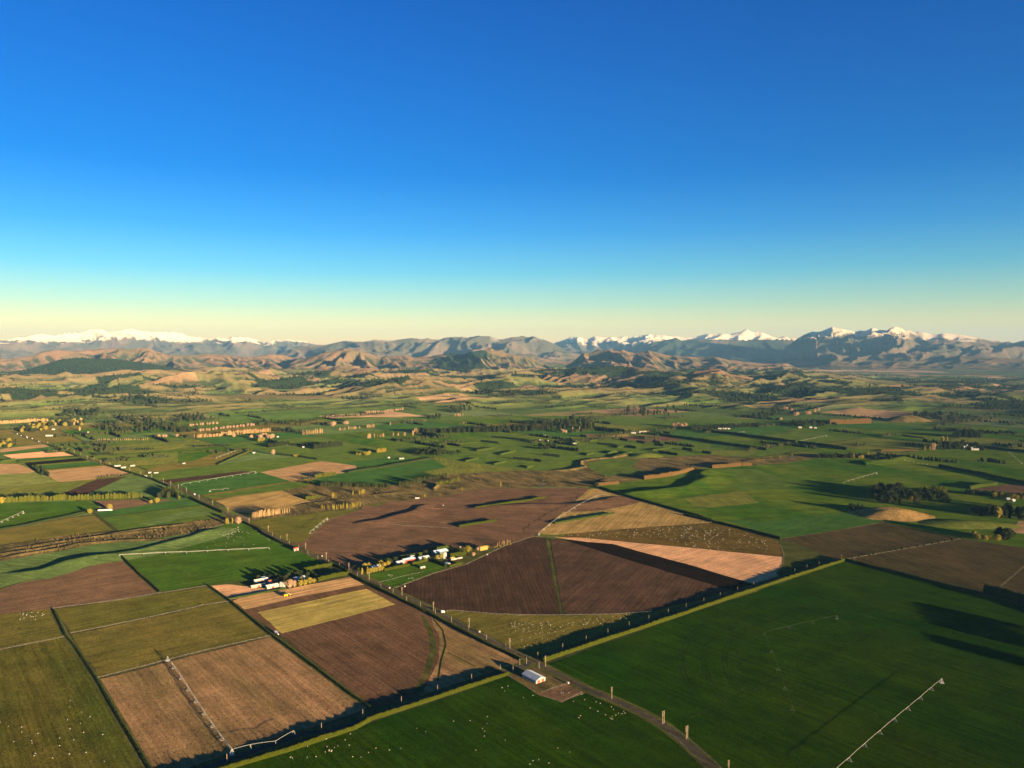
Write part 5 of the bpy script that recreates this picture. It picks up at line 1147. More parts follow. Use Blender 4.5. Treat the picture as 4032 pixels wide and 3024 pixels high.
tpx('gold', 'F2', 1460, 305, 88, 'big round golden tree standing alone beyond the farm sheds', None, 1.1)
many('gold', 'F2', [(1080, 385), (1130, 378), (925, 408)], 50, 'small golden tree between the farm sheds', 'small golden trees between sheds'); tpx('bare', 'F2', 1585, 282, 48, 'pinkish bush left of the golden hay stack'); tpx('gold', 'F2', 1705, 255, 42, 'golden bush right of the golden hay stack'); tpx('bare', 'F2', 1530, 348, 46, 'small bare tree on the grass below the big golden tree')
row('poplar', 'F2', 1835, 228, 1990, 200, 9, 62, 'thin leafless poplar in the row beyond the farm', 'thin leafless poplars beyond the farm', 2, .7)
row('gold', 'F2', 1790, 245, 1990, 208, 6, 22, 'low bush at the foot of the leafless poplars', 'low bushes under the poplars')
row('gold', 'M5', 0, 1445, 60, 1440, 3, 16, 'tiny golden bush at the corner of the grazed field', 'tiny golden bushes'); row('mac', 'C', 1150, 312, 1810, 196, 16, 12, 'small bush on the fence line between the dark brown fields', 'small bushes on the fence line')
row('gold', 'A', 1120, 610, 1280, 603, 2, 8, 'tiny bush on the fence between the olive paddocks', 'tiny fence bushes'); tpx('mac', 'M4', 785, 1010, 64, 'dark evergreen at the left end of the rust shelterbelt'); tpx('mac', 'M4', 765, 1005, 60, 'second dark evergreen at the field corner', None); tpx('dark', 'M4', 1945, 765, 36, 'single dark conifer at the tip of the rust shelterbelt')

byname = {}
for s_ in SPEC: byname.setdefault(KINDS[s_[0]][0], []).append(s_)
for nm, lst in byname.items():
    lst.sort(key=lambda s_: -s_[4] / math.hypot(s_[1], s_[2]))
    for s_ in lst[:298]: build_tree(*s_)
    rest = lst[298:]
    if rest:
        bm = bmesh.new(); mats = []
        for s_ in rest:
            name, shape, mat, bk, n = KINDS[s_[0]]
            me0 = proto(shape, mat, bk, n)[2][rt.randrange(4)]
            for mm in (mat, bk):
                if mm not in mats: mats.append(mm)
            nv = len(bm.verts); nf = len(bm.faces)
            bm.from_mesh(me0); bm.verts.ensure_lookup_table(); bm.faces.ensure_lookup_table()
            M_ = Matrix.Translation((s_[1], s_[2], s_[3])) @ Matrix.Rotation(rt.uniform(0, 6.28), 4, 'Z') @ Matrix.Diagonal((s_[4] * s_[8], s_[4] * s_[8], s_[4], 1))
            for v_ in bm.verts[nv:]: v_.co = M_ @ v_.co
            for f_ in bm.faces[nf:]: f_.material_index = mats.index(bk if f_.material_index else mat)
        me = bpy.data.meshes.new('distant_' + nm + 's'); bm.to_mesh(me); bm.free()
        for mm in mats: me.materials.append(mm)
        tag(link('distant_woodland', me), kind='stuff')

# far trees nobody could count: one mass of small crowns each
def far_mass(name, P, seed, hmin, hmax, mat):
    rr = random.Random(seed); v = []; f = []
    for (x, y, z) in P:
        h = rr.uniform(hmin, hmax); r = h * rr.uniform(.26, .42); k = len(v); a = rr.uniform(0, 6)
        for j, (zz, q) in enumerate(((0.0, .8), (.45, 1.0), (.8, .6))):
            for i in range(5):
                t = a + i * 1.257 + j * .5
                v.append((x + r * q * math.cos(t) * rr.uniform(.8, 1.2), y + r * q * math.sin(t) * rr.uniform(.8, 1.2), z - 1 + h * zz))
        v.append((x, y, z + h))
        for j in range(2):
            for i in range(5):
                i2 = (i + 1) % 5
                f.append((k + j * 5 + i, k + j * 5 + i2, k + j * 5 + 5 + i2, k + j * 5 + 5 + i))
        for i in range(5): f.append((k + 10 + i, k + 10 + (i + 1) % 5, k + 15))
    me = bpy.data.meshes.new(name); me.from_pydata(v, [], f); me.update()
    tag(link(name, me, mat), kind='stuff')
rn = np.random.RandomState(5)
cand = np.argwhere((fz > .5) & (DD < 12500) & (np.abs(AZ) < R(37)) & (DD > 4300))
wgt = 1.0 * (DD[cand[:, 0], cand[:, 1]]) ** 1.0
pick = cand[rn.choice(len(cand), min(9000, len(cand)), replace=False, p=wgt / wgt.sum())]
far_mass('plantation_forest', [(X[i, j] + rn.uniform(-8, 8), Y[i, j] + rn.uniform(-8, 8), Hh[i, j]) for i, j in pick], 3, 12, 22, L_dark)
# lines of trees and small woods over the downs and the far plain
P = []
for k in range(330):
    D0 = rn.uniform(3900, 11500); A0 = rn.uniform(R(-37), R(37))
    if A0 > R(14) and rn.rand() < .25: D0 = rn.uniform(6500, 11500)
    x, y = D0 * math.sin(A0), D0 * math.cos(A0)
    t = R(39) if rn.rand() < .6 else R(129)
    if rn.rand() < .35:
        for q in range(rn.randint(8, 30)): P.append((x + rn.normal(0, 45), y + rn.normal(0, 45)))
    else:
        L_ = rn.uniform(120, 520)
        for q in range(int(L_ / 9)):
            s = (q / (L_ / 9) - .5) * L_; P.append((x + s * math.cos(t) + rn.normal(0, 3), y + s * math.sin(t) + rn.normal(0, 3)))
for k in range(70):
    D0 = rn.uniform(2500, 3900); A0 = rn.uniform(R(-36), R(36)); x, y = D0 * math.sin(A0), D0 * math.cos(A0)
    uq = round((x * ca + y * sa) / 95) * 95; vq = round((-x * sa + y * ca) / 85) * 85; x, y = uq * ca - vq * sa, uq * sa + vq * ca
    t = R(39) if rn.rand() < .6 else R(129); L_ = rn.uniform(70, 260)
    for q in range(int(L_ / 6)):
        s = (q / (L_ / 6) - .5) * L_
        if rn.rand() < .85: P.append((x + s * math.cos(t) + rn.normal(0, 1.2), y + s * math.sin(t) + rn.normal(0, 1.2)))
NNEAR = len(P)
P = np.array(P); hz_ = land(P[:, 0], P[:, 1])[0]
ok = hz_ < 90
far_mass('far_shelter_trees', [(a, b, c) for (a, b), c, o_ in zip(P, hz_, ok) if o_], 4, 6, 15, L_pine)
# scrub on the river flat
P = []
for poly, n in ((FIELDS[[i for i, q in enumerate(FIELDS) if q[0] == 'river_flat'][1]][3], 700), (FIELDS[[i for i, q in enumerate(FIELDS) if q[0] == 'river_flat'][0]][3], 420)):
    xs = [p[0] for p in poly]; ys = [p[1] for p in poly]
    qx = rn.uniform(min(xs), max(xs), n * 8); qy = rn.uniform(min(ys), max(ys), n * 8)
    okk = inside(qx, qy, poly) & (fbm(qx / 60, qy / 60, 3, 88) > .52)
    P += list(zip(qx[okk][:n], qy[okk][:n]))
far_mass('river_scrub', [(a, b, .4) for a, b in P], 6, 1.2, 3.6, leaf_mat('scrub_leaves', (.10, .075, .03), (.16, .11, .045)))
# ------------------------------------------------------------------ power poles
wood = plain_mat('pole_wood', (.36, .28, .19), .8, .15)
steel = plain_mat('galvanised_steel', (.50, .48, .44), .5, .1)
dark_steel = plain_mat('dark_steel', (.10, .10, .10), .5, .1)
rubber = plain_mat('tyre_rubber', (.02, .02, .02), .8, .1)
glassy = plain_mat('insulator', (.25, .20, .16), .3, .1)
def rod(a, b, r0, r1=None, n=6): return MB().tube(a, b, r0, r1, n)
POLE = {}
def pole_meshes():
    POLE['pole'] = rod((0, 0, -.3), (0, 0, 11.2), .26, .19, 8).mesh('pole', wood)
    POLE['small'] = rod((0, 0, -.3), (0, 0, 6.4), .20, .15, 8).mesh('pole', wood)
    a = MB().box(-1.3, 1.3, -.09, .09, -.1, .1); POLE['arm'] = a.mesh('crossarm', wood)
    i = MB()
    for x in (-1.15, -.55, .55, 1.15): i.tube((x, 0, .1), (x, 0, .42), .09, .06, 6)
    POLE['ins'] = i.mesh('insulator', glassy)
    a = MB().box(-.8, .8, -.07, .07, -.08, .08); POLE['arms'] = a.mesh('crossarm', wood)
pole_meshes()
ROT = R(39)
def big_pole(x, y, label, arms=3, twin=False, group='tall power poles along the long road', rot=ROT):
    o = empty('power_pole', (x, y, .1), rot, label, 'power pole', group)
    for dx in ((-.9, .9) if twin else (0,)):
        p = link('pole', POLE['pole'], None, o); p.location = (dx, 0, 0)
    for k in range(arms):
        c = link('crossarm', POLE['arm'], None, o); c.location = (0, .22, 10.7 - 1.7 * k)
        s = link('insulator', POLE['ins'], None, c)
        if twin: c.scale = (1.5, 1, 1)
    return o
def small_pole(x, y, label, group, rot=ROT, arm=True):
    o = empty('power_pole', (x, y, .1), rot, label, 'power pole', group)
    link('pole', POLE['small'], None, o)
    if arm:
        c = link('crossarm', POLE['arms'], None, o); c.location = (0, .17, 6.0)
    return o
ORD = ['first', 'second', 'third', 'fourth', 'fifth', 'sixth', 'seventh', 'eighth', 'ninth', 'tenth', 'eleventh', 'twelfth']
p = flat('B', 1340, 988); big_pole(*p, 'tall timber power pole at the crossroads, at the left end of the long hedge', 2)
p = flat('F3', 1128, 620); big_pole(*p, 'tall three-armed pole beside the gravel road, next below the crossroads')
p = flat('F3', 1627, 860); big_pole(*p, 'twin-legged power pole beside the curving gravel road, upper of two', 3, True)
p = flat('F3', 1855, 1008); big_pole(*p, 'twin-legged power pole beside the curving gravel road, lower of two', 3, True)
p = flat('C', 375, 1660); big_pole(*p, 'power pole at the very bottom edge right of the gravel road')
for k, (fr, x, y) in enumerate([('B', 1118, 875), ('B', 865, 745), ('B', 643, 640), ('B', 447, 545), ('B', 243, 450), ('F1', 1748, 538), ('F1', 1420, 380), ('F1', 1120, 238), ('F1', 849, 105), ('M2', 1127, 1560), ('M2', 888, 1465)]):
    big_pole(*flat(fr, x, y), 'tall three-armed pole by the long road, %s one up from the crossroads' % ORD[k])
for fr, x, y in [('M2', 8, 1025), ('M2', 108, 1070), ('M2', 265, 1165), ('M2', 435, 1230), ('M2', 625, 1325), ('M1', 695, 512), ('M1', 775, 535), ('M1', 848, 560), ('M1', 925, 590), ('M1', 1005, 610), ('M1', 1085, 662), ('M1', 1168, 680), ('M1', 1255, 715), ('M1', 1368, 750), ('M1', 1615, 820), ('M1', 1748, 858), ('M1', 1888, 900), ('M1', 2033, 950), ('M1', 2125, 990), ('M1', 500, 465), ('M1', 595, 480)]:
    big_pole(*flat(fr, x, y), 'tall power pole along the far half of the long road, beyond the poplar rows', group='far power poles along the long road')
for fr, x, y in [('F1', 637, 40), ('F1', 755, 85), ('F1', 887, 150), ('F1', 1018, 215), ('F1', 1152, 300), ('F1', 1297, 372), ('F1', 1452, 440), ('F1', 1610, 490), ('F1', 1778, 570), ('F1', 1870, 628), ('B', 315, 497), ('B', 392, 530), ('B', 476, 580), ('B', 562, 615), ('B', 655, 660), ('B', 755, 710), ('B', 860, 765), ('B', 972, 820), ('B', 1092, 880)]:
    small_pole(*flat(fr, x, y), 'short pale pole on the verge of the long road between the tall poles', 'short poles on the long road verge', arm=False)
for fr, x, y, lb in [('B', 1180, 978, 'short pole at the left corner of the crossroads'), ('B', 1222, 970, 'short pole in the middle of the crossroads verge'), ('B', 1300, 1000, 'short pole below the crossroads beside the gravel road'), ('B', 1292, 935, 'short pole at the right corner of the crossroads')]:
    small_pole(*flat(fr, x, y), lb, 'poles around the crossroads')
for k, (fr, x, y) in enumerate([('B', 1138, 1020), ('B', 1058, 1015), ('B', 880, 1072), ('B', 668, 1143), ('B', 443, 1215), ('B', 203, 1297), ('A', 2000, 1383), ('A', 1412, 1580)]):
    small_pole(*flat(fr, x, y), 'short pole on the shaded roadside, %s one left of the crossroads' % ORD[k], 'short poles left of the crossroads', R(129), False)
for k, (fr, x, y) in enumerate([('B', 1447, 880), ('B', 1593, 830), ('B', 1728, 785), ('B', 1860, 740), ('B', 1983, 700), ('B', 2103, 660), ('C', 110, 625), ('C', 220, 590), ('C', 323, 555), ('C', 430, 520), ('C', 530, 487), ('C', 785, 405)]):
    small_pole(*flat(fr, x, y), 'small cross-armed pole in the hedge shade, %s one right of the crossroads' % ORD[k], 'poles in the hedge shade', R(129))
for fr, x, y in [('C', 862, 378), ('C', 937, 358), ('C', 1077, 318), ('C', 1158, 330)]:
    small_pole(*flat(fr, x, y), 'small pole near the far right end of the hedge lane', 'poles at the far end of the lane', R(129))

# ------------------------------------------------------------------ irrigators
WH = None
def wheel_mesh():
    mb = MB(); n = 12
    for r0, r1, w in ((.75, .5, .18), (.5, .12, .06)):
        k = len(mb.v)
        for x in (-w, w):
            for r in (r0, r1):
                for i in range(n):
                    t = 2 * math.pi * i / n; mb.v.append((x, r * math.cos(t), r * math.sin(t)))
        for i in range(n):
            j = (i + 1) % n
            mb.f += [(k + i, k + j, k + 2 * n + j, k + 2 * n + i), (k + n + i, k + i, k + j, k + n + j)[::-1], (k + 2 * n + i, k + 3 * n + i, k + 3 * n + j, k + 2 * n + j)]
    return mb.mesh('wheel', rubber)
wheel_me = wheel_mesh()
tw = MB()
for y in (-1.9, 1.9): tw.tube((0, y, .7), (0, 0, 3.7), .11, .09, 5)
tw.tube((0, -2.3, .65), (0, 2.3, .65), .12, .12, 5); tw.tube((0, -1.0, 2.2), (0, 1.0, 2.2), .06, .06, 4)
tower_me = tw.mesh('tower', steel)
pv = MB()
for a in range(4):
    t = a * math.pi / 2 + .78
    pv.tube((1.9 * math.cos(t), 1.9 * math.sin(t), 0), (.25 * math.cos(t), .25 * math.sin(t), 4.2), .12, .09, 5)
pv.tube((0, 0, 0), (0, 0, 4.6), .16, .14, 8); pv.box(-1.9, 1.9, -1.9, 1.9, -.1, .12)
pivot_me = pv.mesh('centre_pivot', steel)
def irrigator(line, label, n=None, arch=.8, detail=True, pipe_r=.085, tw_me=None, pv_me=None):
    tw_me = tw_me or tower_me; pv_me = pv_me or pivot_me
    for q_ in (tw_me, pv_me): q_.materials[0] = steel
    """line: pivot first, then each wheeled tower on the ground"""
    if n:
        (x0, y0), (x1, y1) = line[0], line[-1]
        line = [(x0 + (x1 - x0) * i / n, y0 + (y1 - y0) * i / n) for i in range(n + 1)]
    x0, y0 = line[0]
    o = empty('pivot_irrigator', (x0, y0, .1), 0, label, 'irrigator')
    link('centre_pivot', pv_me, None, o)
    for k in range(1, len(line)):
        a = Vector((line[k - 1][0] - x0, line[k - 1][1] - y0, 3.7)); b = Vector((line[k][0] - x0, line[k][1] - y0, 3.7))
        mb = MB(); q = Vector((-(b - a).y, (b - a).x, 0)).normalized(); m = 8
        P_ = [a.lerp(b, i / m) + Vector((0, 0, arch * math.sin(math.pi * i / m))) for i in range(m + 1)]
        for i in range(m): mb.tube(P_[i], P_[i + 1], pipe_r, pipe_r, 6)
        span = mb.build('pipe_span', steel, o)
        if detail:
            tb = MB()
            for s in (-1, 1):
                Q_ = [p - Vector((0, 0, 1.35 * math.sin(math.pi * min(max(i / m, .08), .92)))) + q * .8 * s for i, p in enumerate(P_)]
                for i in range(m):
                    tb.tube(Q_[i], Q_[i + 1], .045, .045, 3); tb.tube(P_[i], Q_[i], .04, .04, 3); tb.tube(P_[i], Q_[i + 1], .035, .035, 3)
            tb.build('truss', steel, span)
            db = MB()
            for i in range(1, 16):
                p = a.lerp(b, i / 16); p.z += 1.2 * math.sin(math.pi * i / 16); db.tube(p, (p.x, p.y, 1.3), .025, .04, 3)
            db.build('drop_hose', dark_steel, span)
        t = link('tower', tw_me, None, o); t.location = (b.x, b.y, 0)
        t.rotation_euler = (0, 0, math.atan2((b - a).y, (b - a).x))
        if detail or k % 2 == 0:
            for y in (-2.0, 2.0):
                w = link('wheel', wheel_me, None, t); w.location = (0, y, .75); w.rotation_euler = (0, 0, math.pi / 2)
                w.rotation_euler = (0, 0, math.pi / 2)
    return o
irrigator(pts('A', (1042, 950), (1080, 1003), (1127, 1070), (1172, 1142), (1220, 1217), (1270, 1292), (1322, 1370), (1380, 1452), (1443, 1530)), 'long white pivot irrigator standing in the big stubble field')
irrigator(pts('A', (1443, 1532), (1560, 1500), (1715, 1478), (1828, 1412)), 'white irrigator arm lying in the hedge shade at the foot of the stubble field', arch=.25, detail=False, pipe_r=.09)
irrigator(pts('A', (745, 305), (895, 298), (1030, 290), (1160, 287), (1290, 280), (1420, 273), (1548, 268), (1675, 262)), 'white irrigator spanning the green paddock on the left')
irrigator(pts('M4', (70, 1600), (135, 1545), (200, 1495), (262, 1445), (325, 1402), (390, 1362), (452, 1320), (515, 1280), (575, 1244), (632, 1212), (700, 1172), (780, 1138), (880, 1112)), 'long white irrigator climbing the edge of the striped tan triangle', detail=False, pipe_r=.12)
irrigator(pts('C', (1700, 1088), (1637, 1138), (1570, 1197), (1492, 1262), (1408, 1332), (1317, 1410), (1222, 1492), (1125, 1580), (1030, 1665)), 'white irrigator crossing the near dark green paddock at lower right', arch=.25, detail=False, pipe_r=.09)
steel_, steel = steel, plain_mat('shaded_steel', (.10, .11, .08), .7, .1)  # steel darkened in colour, standing in for pipes seen on their unlit side
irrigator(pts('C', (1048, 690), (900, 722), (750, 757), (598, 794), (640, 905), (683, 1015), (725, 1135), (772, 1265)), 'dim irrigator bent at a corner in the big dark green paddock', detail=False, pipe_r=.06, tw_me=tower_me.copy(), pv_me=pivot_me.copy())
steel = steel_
for l, n, lb in [(pts('M2', (970, 830), (45, 988)), 9, 'white irrigator along the upper edge of the deep green field beside the road'), (pts('M2', (400, 1062), (560, 1050), (632, 1040)), None, 'short white irrigator lying in the deep green field beside the road'),
                 (pts('M2', (1860, 1412), (1645, 1588)), 5, 'white irrigator on the corner of the olive field by the brown field'), (pts('M5', (2060, 842), (1650, 962)), 7, 'white irrigator on the shaded valley floor left of the dark wood'),
                 (pts('M5', (1435, 372), (1090, 447)), 7, 'white irrigator above the upper dark hedge line'), (pts('M5', (845, 497), (590, 520)), 6, 'white irrigator between the two long dark hedge lines'), (pts('M1', (290, 1332), (0, 1462), (-120, 1520)), 6, 'white irrigator in the green field at the left edge'),
                 (pts('M6', (725, 682), (1062, 742)), 6, 'thin irrigator left of the long black shelterbelt'), (pts('M6', (2185, 716), (2020, 575)), 7, 'irrigator at the right edge of the green valley floor'), (pts('M5', (410, 324), (275, 350)), 4, 'small far irrigator below the belt of trees'), (pts('M2', (755, 550), (480, 652)), 6, 'thin irrigator in the brown triangle of stubble')]:
    irrigator(l, lb, n, detail=False, pipe_r=.13)

# ------------------------------------------------------------------ buildings
def bmat(n, c, r=.5): return plain_mat(n, c, r, .12, .4)
W_white = bmat('white_wall', (.42, .385, .34)); W_cream = bmat('cream_wall', (.42, .35, .26)); W_red = bmat('red_wall', (.42, .08, .05)); W_green = bmat('green_wall', (.10, .16, .10))
R_blue = bmat('blue_grey_roof', (.33, .40, .50), .4); R_white = bmat('white_roof', (.46, .45, .44), .4); R_red = bmat('red_roof', (.40, .10, .06)); R_grey = bmat('grey_roof', (.36, .36, .36), .4); R_tan = bmat('hay', (.40, .28, .08), .9)
doorm = bmat('door_paint', (.30, .10, .07)); winm = plain_mat('window_glass', (.05, .06, .08), .1, .1); trim = bmat('trim_white', (.8, .78, .74))
def building(fr, x, y, L_, W_, H_, rot, roof, wall, label, name='farm_building', group=None, rise=None, doors=1, windows=3, at=None, cat='building', detail=True):
    px, py, pz = (at if at else onland(fr, x, y))
    o = empty(name, (px, py, pz + .1), rot, label, cat, group)
    rise = rise or W_ * .16
    a, b = L_ / 2, W_ / 2
    mb = MB(); mb.box(-a, a, -b, b, -1.2, H_)
    for s in (-1, 1): mb.poly([(s * a, -b, H_), (s * a, b, H_), (s * a, 0, H_ + rise)])
    mb.build('wall', wall, o)
    rb = MB(); e = .45; t = .16
    for s in (-1, 1):
        y0 = s * (b + e); z0 = H_ - rise * e / b + .04
        q = [(-a - e, y0, z0), (a + e, y0, z0), (a + e, 0, H_ + rise + .04), (-a - e, 0, H_ + rise + .04)]
        k = len(rb.v); rb.v += q + [(p_[0], p_[1], p_[2] + t) for p_ in q]
        rb.f += [(k, k + 1, k + 2, k + 3), (k + 7, k + 6, k + 5, k + 4), (k, k + 4, k + 5, k + 1), (k + 1, k + 5, k + 6, k + 2), (k + 3, k + 7, k + 4, k)]
    rb.tube((-a - e, 0, H_ + rise + .2), (a + e, 0, H_ + rise + .2), .16, .16, 5)
    rf = rb.build('roof', roof, o)
    if detail:
        for k in range(doors):
            d = MB().box(-1.5, 1.5, -.05, .05, 0, min(2.9, H_ * .85)).build('door', doorm, o); d.location = (-a + L_ * (k + .6) / (doors + .2), -b - .07, 0)
            d2 = MB().box(-.05, .05, -1.3, 1.3, 0, min(2.9, H_ * .85)).build('door', doorm, o); d2.location = (a + .07, 0, 0)
        for k in range(windows):
            w = MB().box(-.7, .7, -.04, .04, 0, .9).build('window', trim, o); w.location = (-a + L_ * (k + .5) / windows, -b - .05 - .03 * 0, H_ * .5 + .3)
            MB().box(-.58, .58, -.07, -.041, .1, .8).build('pane', winm, w)
    return o
A1, A2 = R(39), R(-51)
# the white shed at the crossroads
sx_, sy_ = flat('F3', 372, 425)
shed = empty('storage_shed', (sx_, sy_, .1), A2, 'white gabled storage shed with blue-grey roof below the crossroads', 'shed')
mb = MB().box(-10.5, 10.5, -6, 6, -1, 3.2)
for s in (-1, 1): mb.poly([(s * 10.5, -6, 3.2), (s * 10.5, 6, 3.2), (s * 10.5, 0, 5.3)])
mb.build('wall', W_white, shed)
for s in (-1, 1):
    rb = MB(); y0 = s * 6.5; q = [(-10.9, y0, 3.07), (10.9, y0, 3.07), (10.9, 0, 5.36), (-10.9, 0, 5.36)]
    rb.v += q + [(p_[0], p_[1], p_[2] + .14) for p_ in q]; rb.f += [(0, 1, 2, 3), (7, 6, 5, 4), (0, 4, 5, 1), (1, 5, 6, 2), (3, 7, 4, 0)]
    rp = rb.build('roof_panel', R_blue, shed)
    rr_ = MB()
    for i in range(28):
        x = -10.7 + i * .79
        rr_.poly([(x - .07, y0, 3.25), (x + .07, y0, 3.25), (x + .07, 0, 5.54), (x - .07, 0, 5.54)])
    rr_.build('roof_rib', R_white, rp)
MB().box(-10.9, 10.9, -.22, .22, 5.48, 5.60).build('ridge_cap', R_white, shed)
for k in range(2):
    d = MB().box(-.06, .06, -1.7, 1.7, 0, 3.0).build('door', doorm, shed); d.location = (10.57, -2.6 + 5.2 * k, -.2)
    MB().box(.061, .10, -.08, .08, 1.2, 1.6).build('handle', steel, d)
for k in range(4):
    w = MB().box(-.8, .8, -.04, .04, 0, .8).build('window', trim, shed); w.location = (-7.6 + 4.9 * k, -6.06, 1.6)
    MB().box(-.68, .68, -.07, -.041, .1, .7).build('pane', winm, w)
for k in range(5):
    g_ = MB().box(-.1, .1, -.06, .06, -.8, 3.1).build('downpipe', W_red, shed); g_.location = (-10.2 + 5.1 * k, -6.1, 0)
BL = [('F1', 475, 700, 24, 7, 3.2, A1, R_white, W_cream, 'long white roofed farm shed at the left of the yard'), ('F1', 640, 718, 14, 8, 3.2, A1, R_red, W_white, 'red roofed white farmhouse in the dark yard'), ('F1', 632, 790, 20, 9, 3.6, A1, R_white, W_white, 'bright white farm shed next to the tan triangle'),
      ('F1', 430, 775, 24, 5, 2.6, A1, R_grey, W_cream, 'low grey roofed lean-to left of the bright white shed'), ('F1', 1025, 672, 18, 10, 3, A1, R_blue, W_cream, 'blue-grey roofed house among golden trees'), ('F1', 975, 250, 9, 6, 3.6, A1, R_red, W_white, 'small red and white pump shed beside the road'), ('F1', 545, 660, 16, 5, 3, A1, R_blue, W_green, 'narrow blue roofed shed behind the long white one'),
      ('F2', 310, 495, 18, 9, 3, A1, R_blue, W_cream, 'blue roofed farmhouse among golden garden trees by the road'), ('F2', 612, 440, 15, 8, 3.2, A1, R_blue, W_white, 'pale blue shed left of the red fronted shed'), ('F2', 718, 415, 24, 10, 4.2, A1, R_blue, W_red, 'red fronted farm shed with pale blue roof'),
      ('F2', 757, 378, 12, 7, 3.4, A1, R_white, W_white, 'small white shed behind the red fronted one'), ('F2', 905, 392, 21, 9, 4.2, A1, R_blue, W_white, 'pale blue open shed right of the red fronted one'), ('F2', 1110, 325, 28, 16, 5.5, A1, R_blue, W_green, 'large blue roofed barn at the back of the farmstead'),
      ('F2', 1210, 458, 9, 6, 2.8, A2, R_blue, W_white, 'small blue roofed hut at the field edge'), ('F2', 1265, 392, 8, 6, 3, A1, R_tan, W_cream, 'small tan hut right of the barn'), ('F2', 1325, 385, 22, 3, 1.2, A1, R_white, W_cream, 'long low white trough shelter right of the barn'), ('F2', 895, 498, 9, 4, 1.8, A1, R_white, W_cream, 'small white shelter in the green farm paddock'),
      ('M1', 1460, 748, 28, 9, 3.4, A1, R_white, W_white, 'white farm shed beyond the long road, leftmost of the group'), ('M1', 1535, 768, 22, 8, 3.4, A1, R_white, W_white, 'white farm shed beyond the long road, lowest of the group'), ('M1', 1650, 745, 22, 7, 3.2, A1, R_white, W_cream, 'cream farm shed beyond the long road, rightmost of the group'), ('M1', 1862, 832, 13, 7, 3.2, A1, R_white, W_white, 'white hut beside the road above the pale green triangle'), ('M1', 1942, 832, 20, 4, 2.6, A1, R_white, W_cream, 'long low shed right of the white hut by the road'),
      ('M1', 612, 372, 44, 12, 5, 0.05, R_white, W_white, 'long pale glasshouse beyond the pink fields'), ('M1', 1210, 338, 80, 7, 4, 0.1, R_white, W_white, 'very long white shed below the great dark wood'), ('M1', 1100, 330, 14, 9, 5, 0, R_white, W_white, 'white house at the left of the very long shed'), ('M1', 665, 293, 20, 9, 5, 0, R_white, W_white, 'white house above the far road'), ('M1', 745, 365, 16, 7, 4, 0, R_white, W_white, 'small white shed right of the long glasshouse'),
      ('M2', 945, 585, 14, 8, 3.6, A1, R_blue, W_white, 'blue roofed hut at the corner of the pale green field'), ('M2', 1242, 385, 14, 9, 4, A1, R_white, W_white, 'small white house beside the rounded tan trees'), ('M2', 1330, 482, 46, 9, 4, A1, R_white, W_white, 'long white shed before the olive conifer belt'), ('M2', 1560, 513, 13, 8, 4, A1, R_white, W_white, 'small white shed left of the squared conifer belt'), ('M2', 75, 716, 14, 4, 3, A1, R_white, W_white, 'tiny white hut in the brown stubble'),
      ('M3', 412, 645, 12, 7, 4, A1, R_white, W_white, 'left white hut in the pale yard on the plain'), ('M3', 558, 658, 14, 7, 4, A1, R_white, W_white, 'middle white hut in the pale yard on the plain'), ('M3', 588, 657, 11, 7, 4, A1, R_white, W_cream, 'right cream hut in the pale yard on the plain'), ('M3', 768, 1150, 16, 5, 3, 0.1, R_white, W_white, 'white trailer hut at the far edge of the brown field'),
      ('M4', 1240, 338, 40, 14, 6, -.3, R_white, W_white, 'white dairy shed at the left of the far farm'), ('M4', 1330, 328, 42, 14, 6, -.1, R_white, W_white, 'white dairy shed in the middle of the far farm'), ('M4', 1405, 325, 38, 14, 7, -.1, R_tan, W_cream, 'cream hay barn at the right of the far farm'), ('M4', 95, 430, 24, 12, 5, 0, R_white, W_white, 'white farm shed in the chequered farm, left one'), ('M4', 165, 437, 30, 12, 5, .1, R_white, W_white, 'white farm shed in the chequered farm, right one'), ('M4', 145, 375, 18, 12, 6, 0, R_white, W_white, 'white house above the chequered farm sheds'), ('M4', 500, 468, 36, 7, 3.5, -.2, R_blue, W_white, 'long pale shed right of the chequered farm'),
      ('M5', 1105, 270, 26, 10, 6, 0, R_white, W_cream, 'cream shed at the hill foot farm, left one'), ('M5', 1238, 272, 20, 10, 8, 0, R_white, W_white, 'white house at the hill foot farm, middle one'), ('M5', 1297, 273, 20, 9, 5, 0, R_white, W_white, 'white shed at the hill foot farm, right one'), ('M5', 160, 284, 90, 10, 5, 0, R_white, W_white, 'long white shed below the upper tree belt'),
      ('M6', 1472, 520, 16, 11, 8, .2, R_white, W_white, 'white farmhouse at the left of the right-hand farm'), ('M6', 1505, 503, 7, 7, 9, 0, R_white, W_white, 'white tower silo of the right-hand farm'), ('M6', 1562, 545, 9, 9, 11, 0, R_white, W_white, 'tall white shed of the right-hand farm'), ('M6', 1612, 545, 34, 10, 6, .05, R_white, W_white, 'long white shed of the right-hand farm'),
      ('M6', 2070, 1180, 18, 12, 4.5, .5, R_white, W_white, 'white roofed house among trees near the right edge'), ('M6', 2010, 1160, 14, 9, 4, .1, R_blue, W_cream, 'grey roofed annex behind the white roofed house')]
for b_ in BL:
    d_ = flat(b_[0], b_[1], b_[2]); far_ = math.hypot(*d_) > 1500
    sc__ = .55 if far_ else .85
    building(b_[0], b_[1], b_[2], b_[3] * sc__, b_[4] * sc__, b_[5] * (.7 if far_ else 1), *b_[6:9], b_[9], detail=not far_)
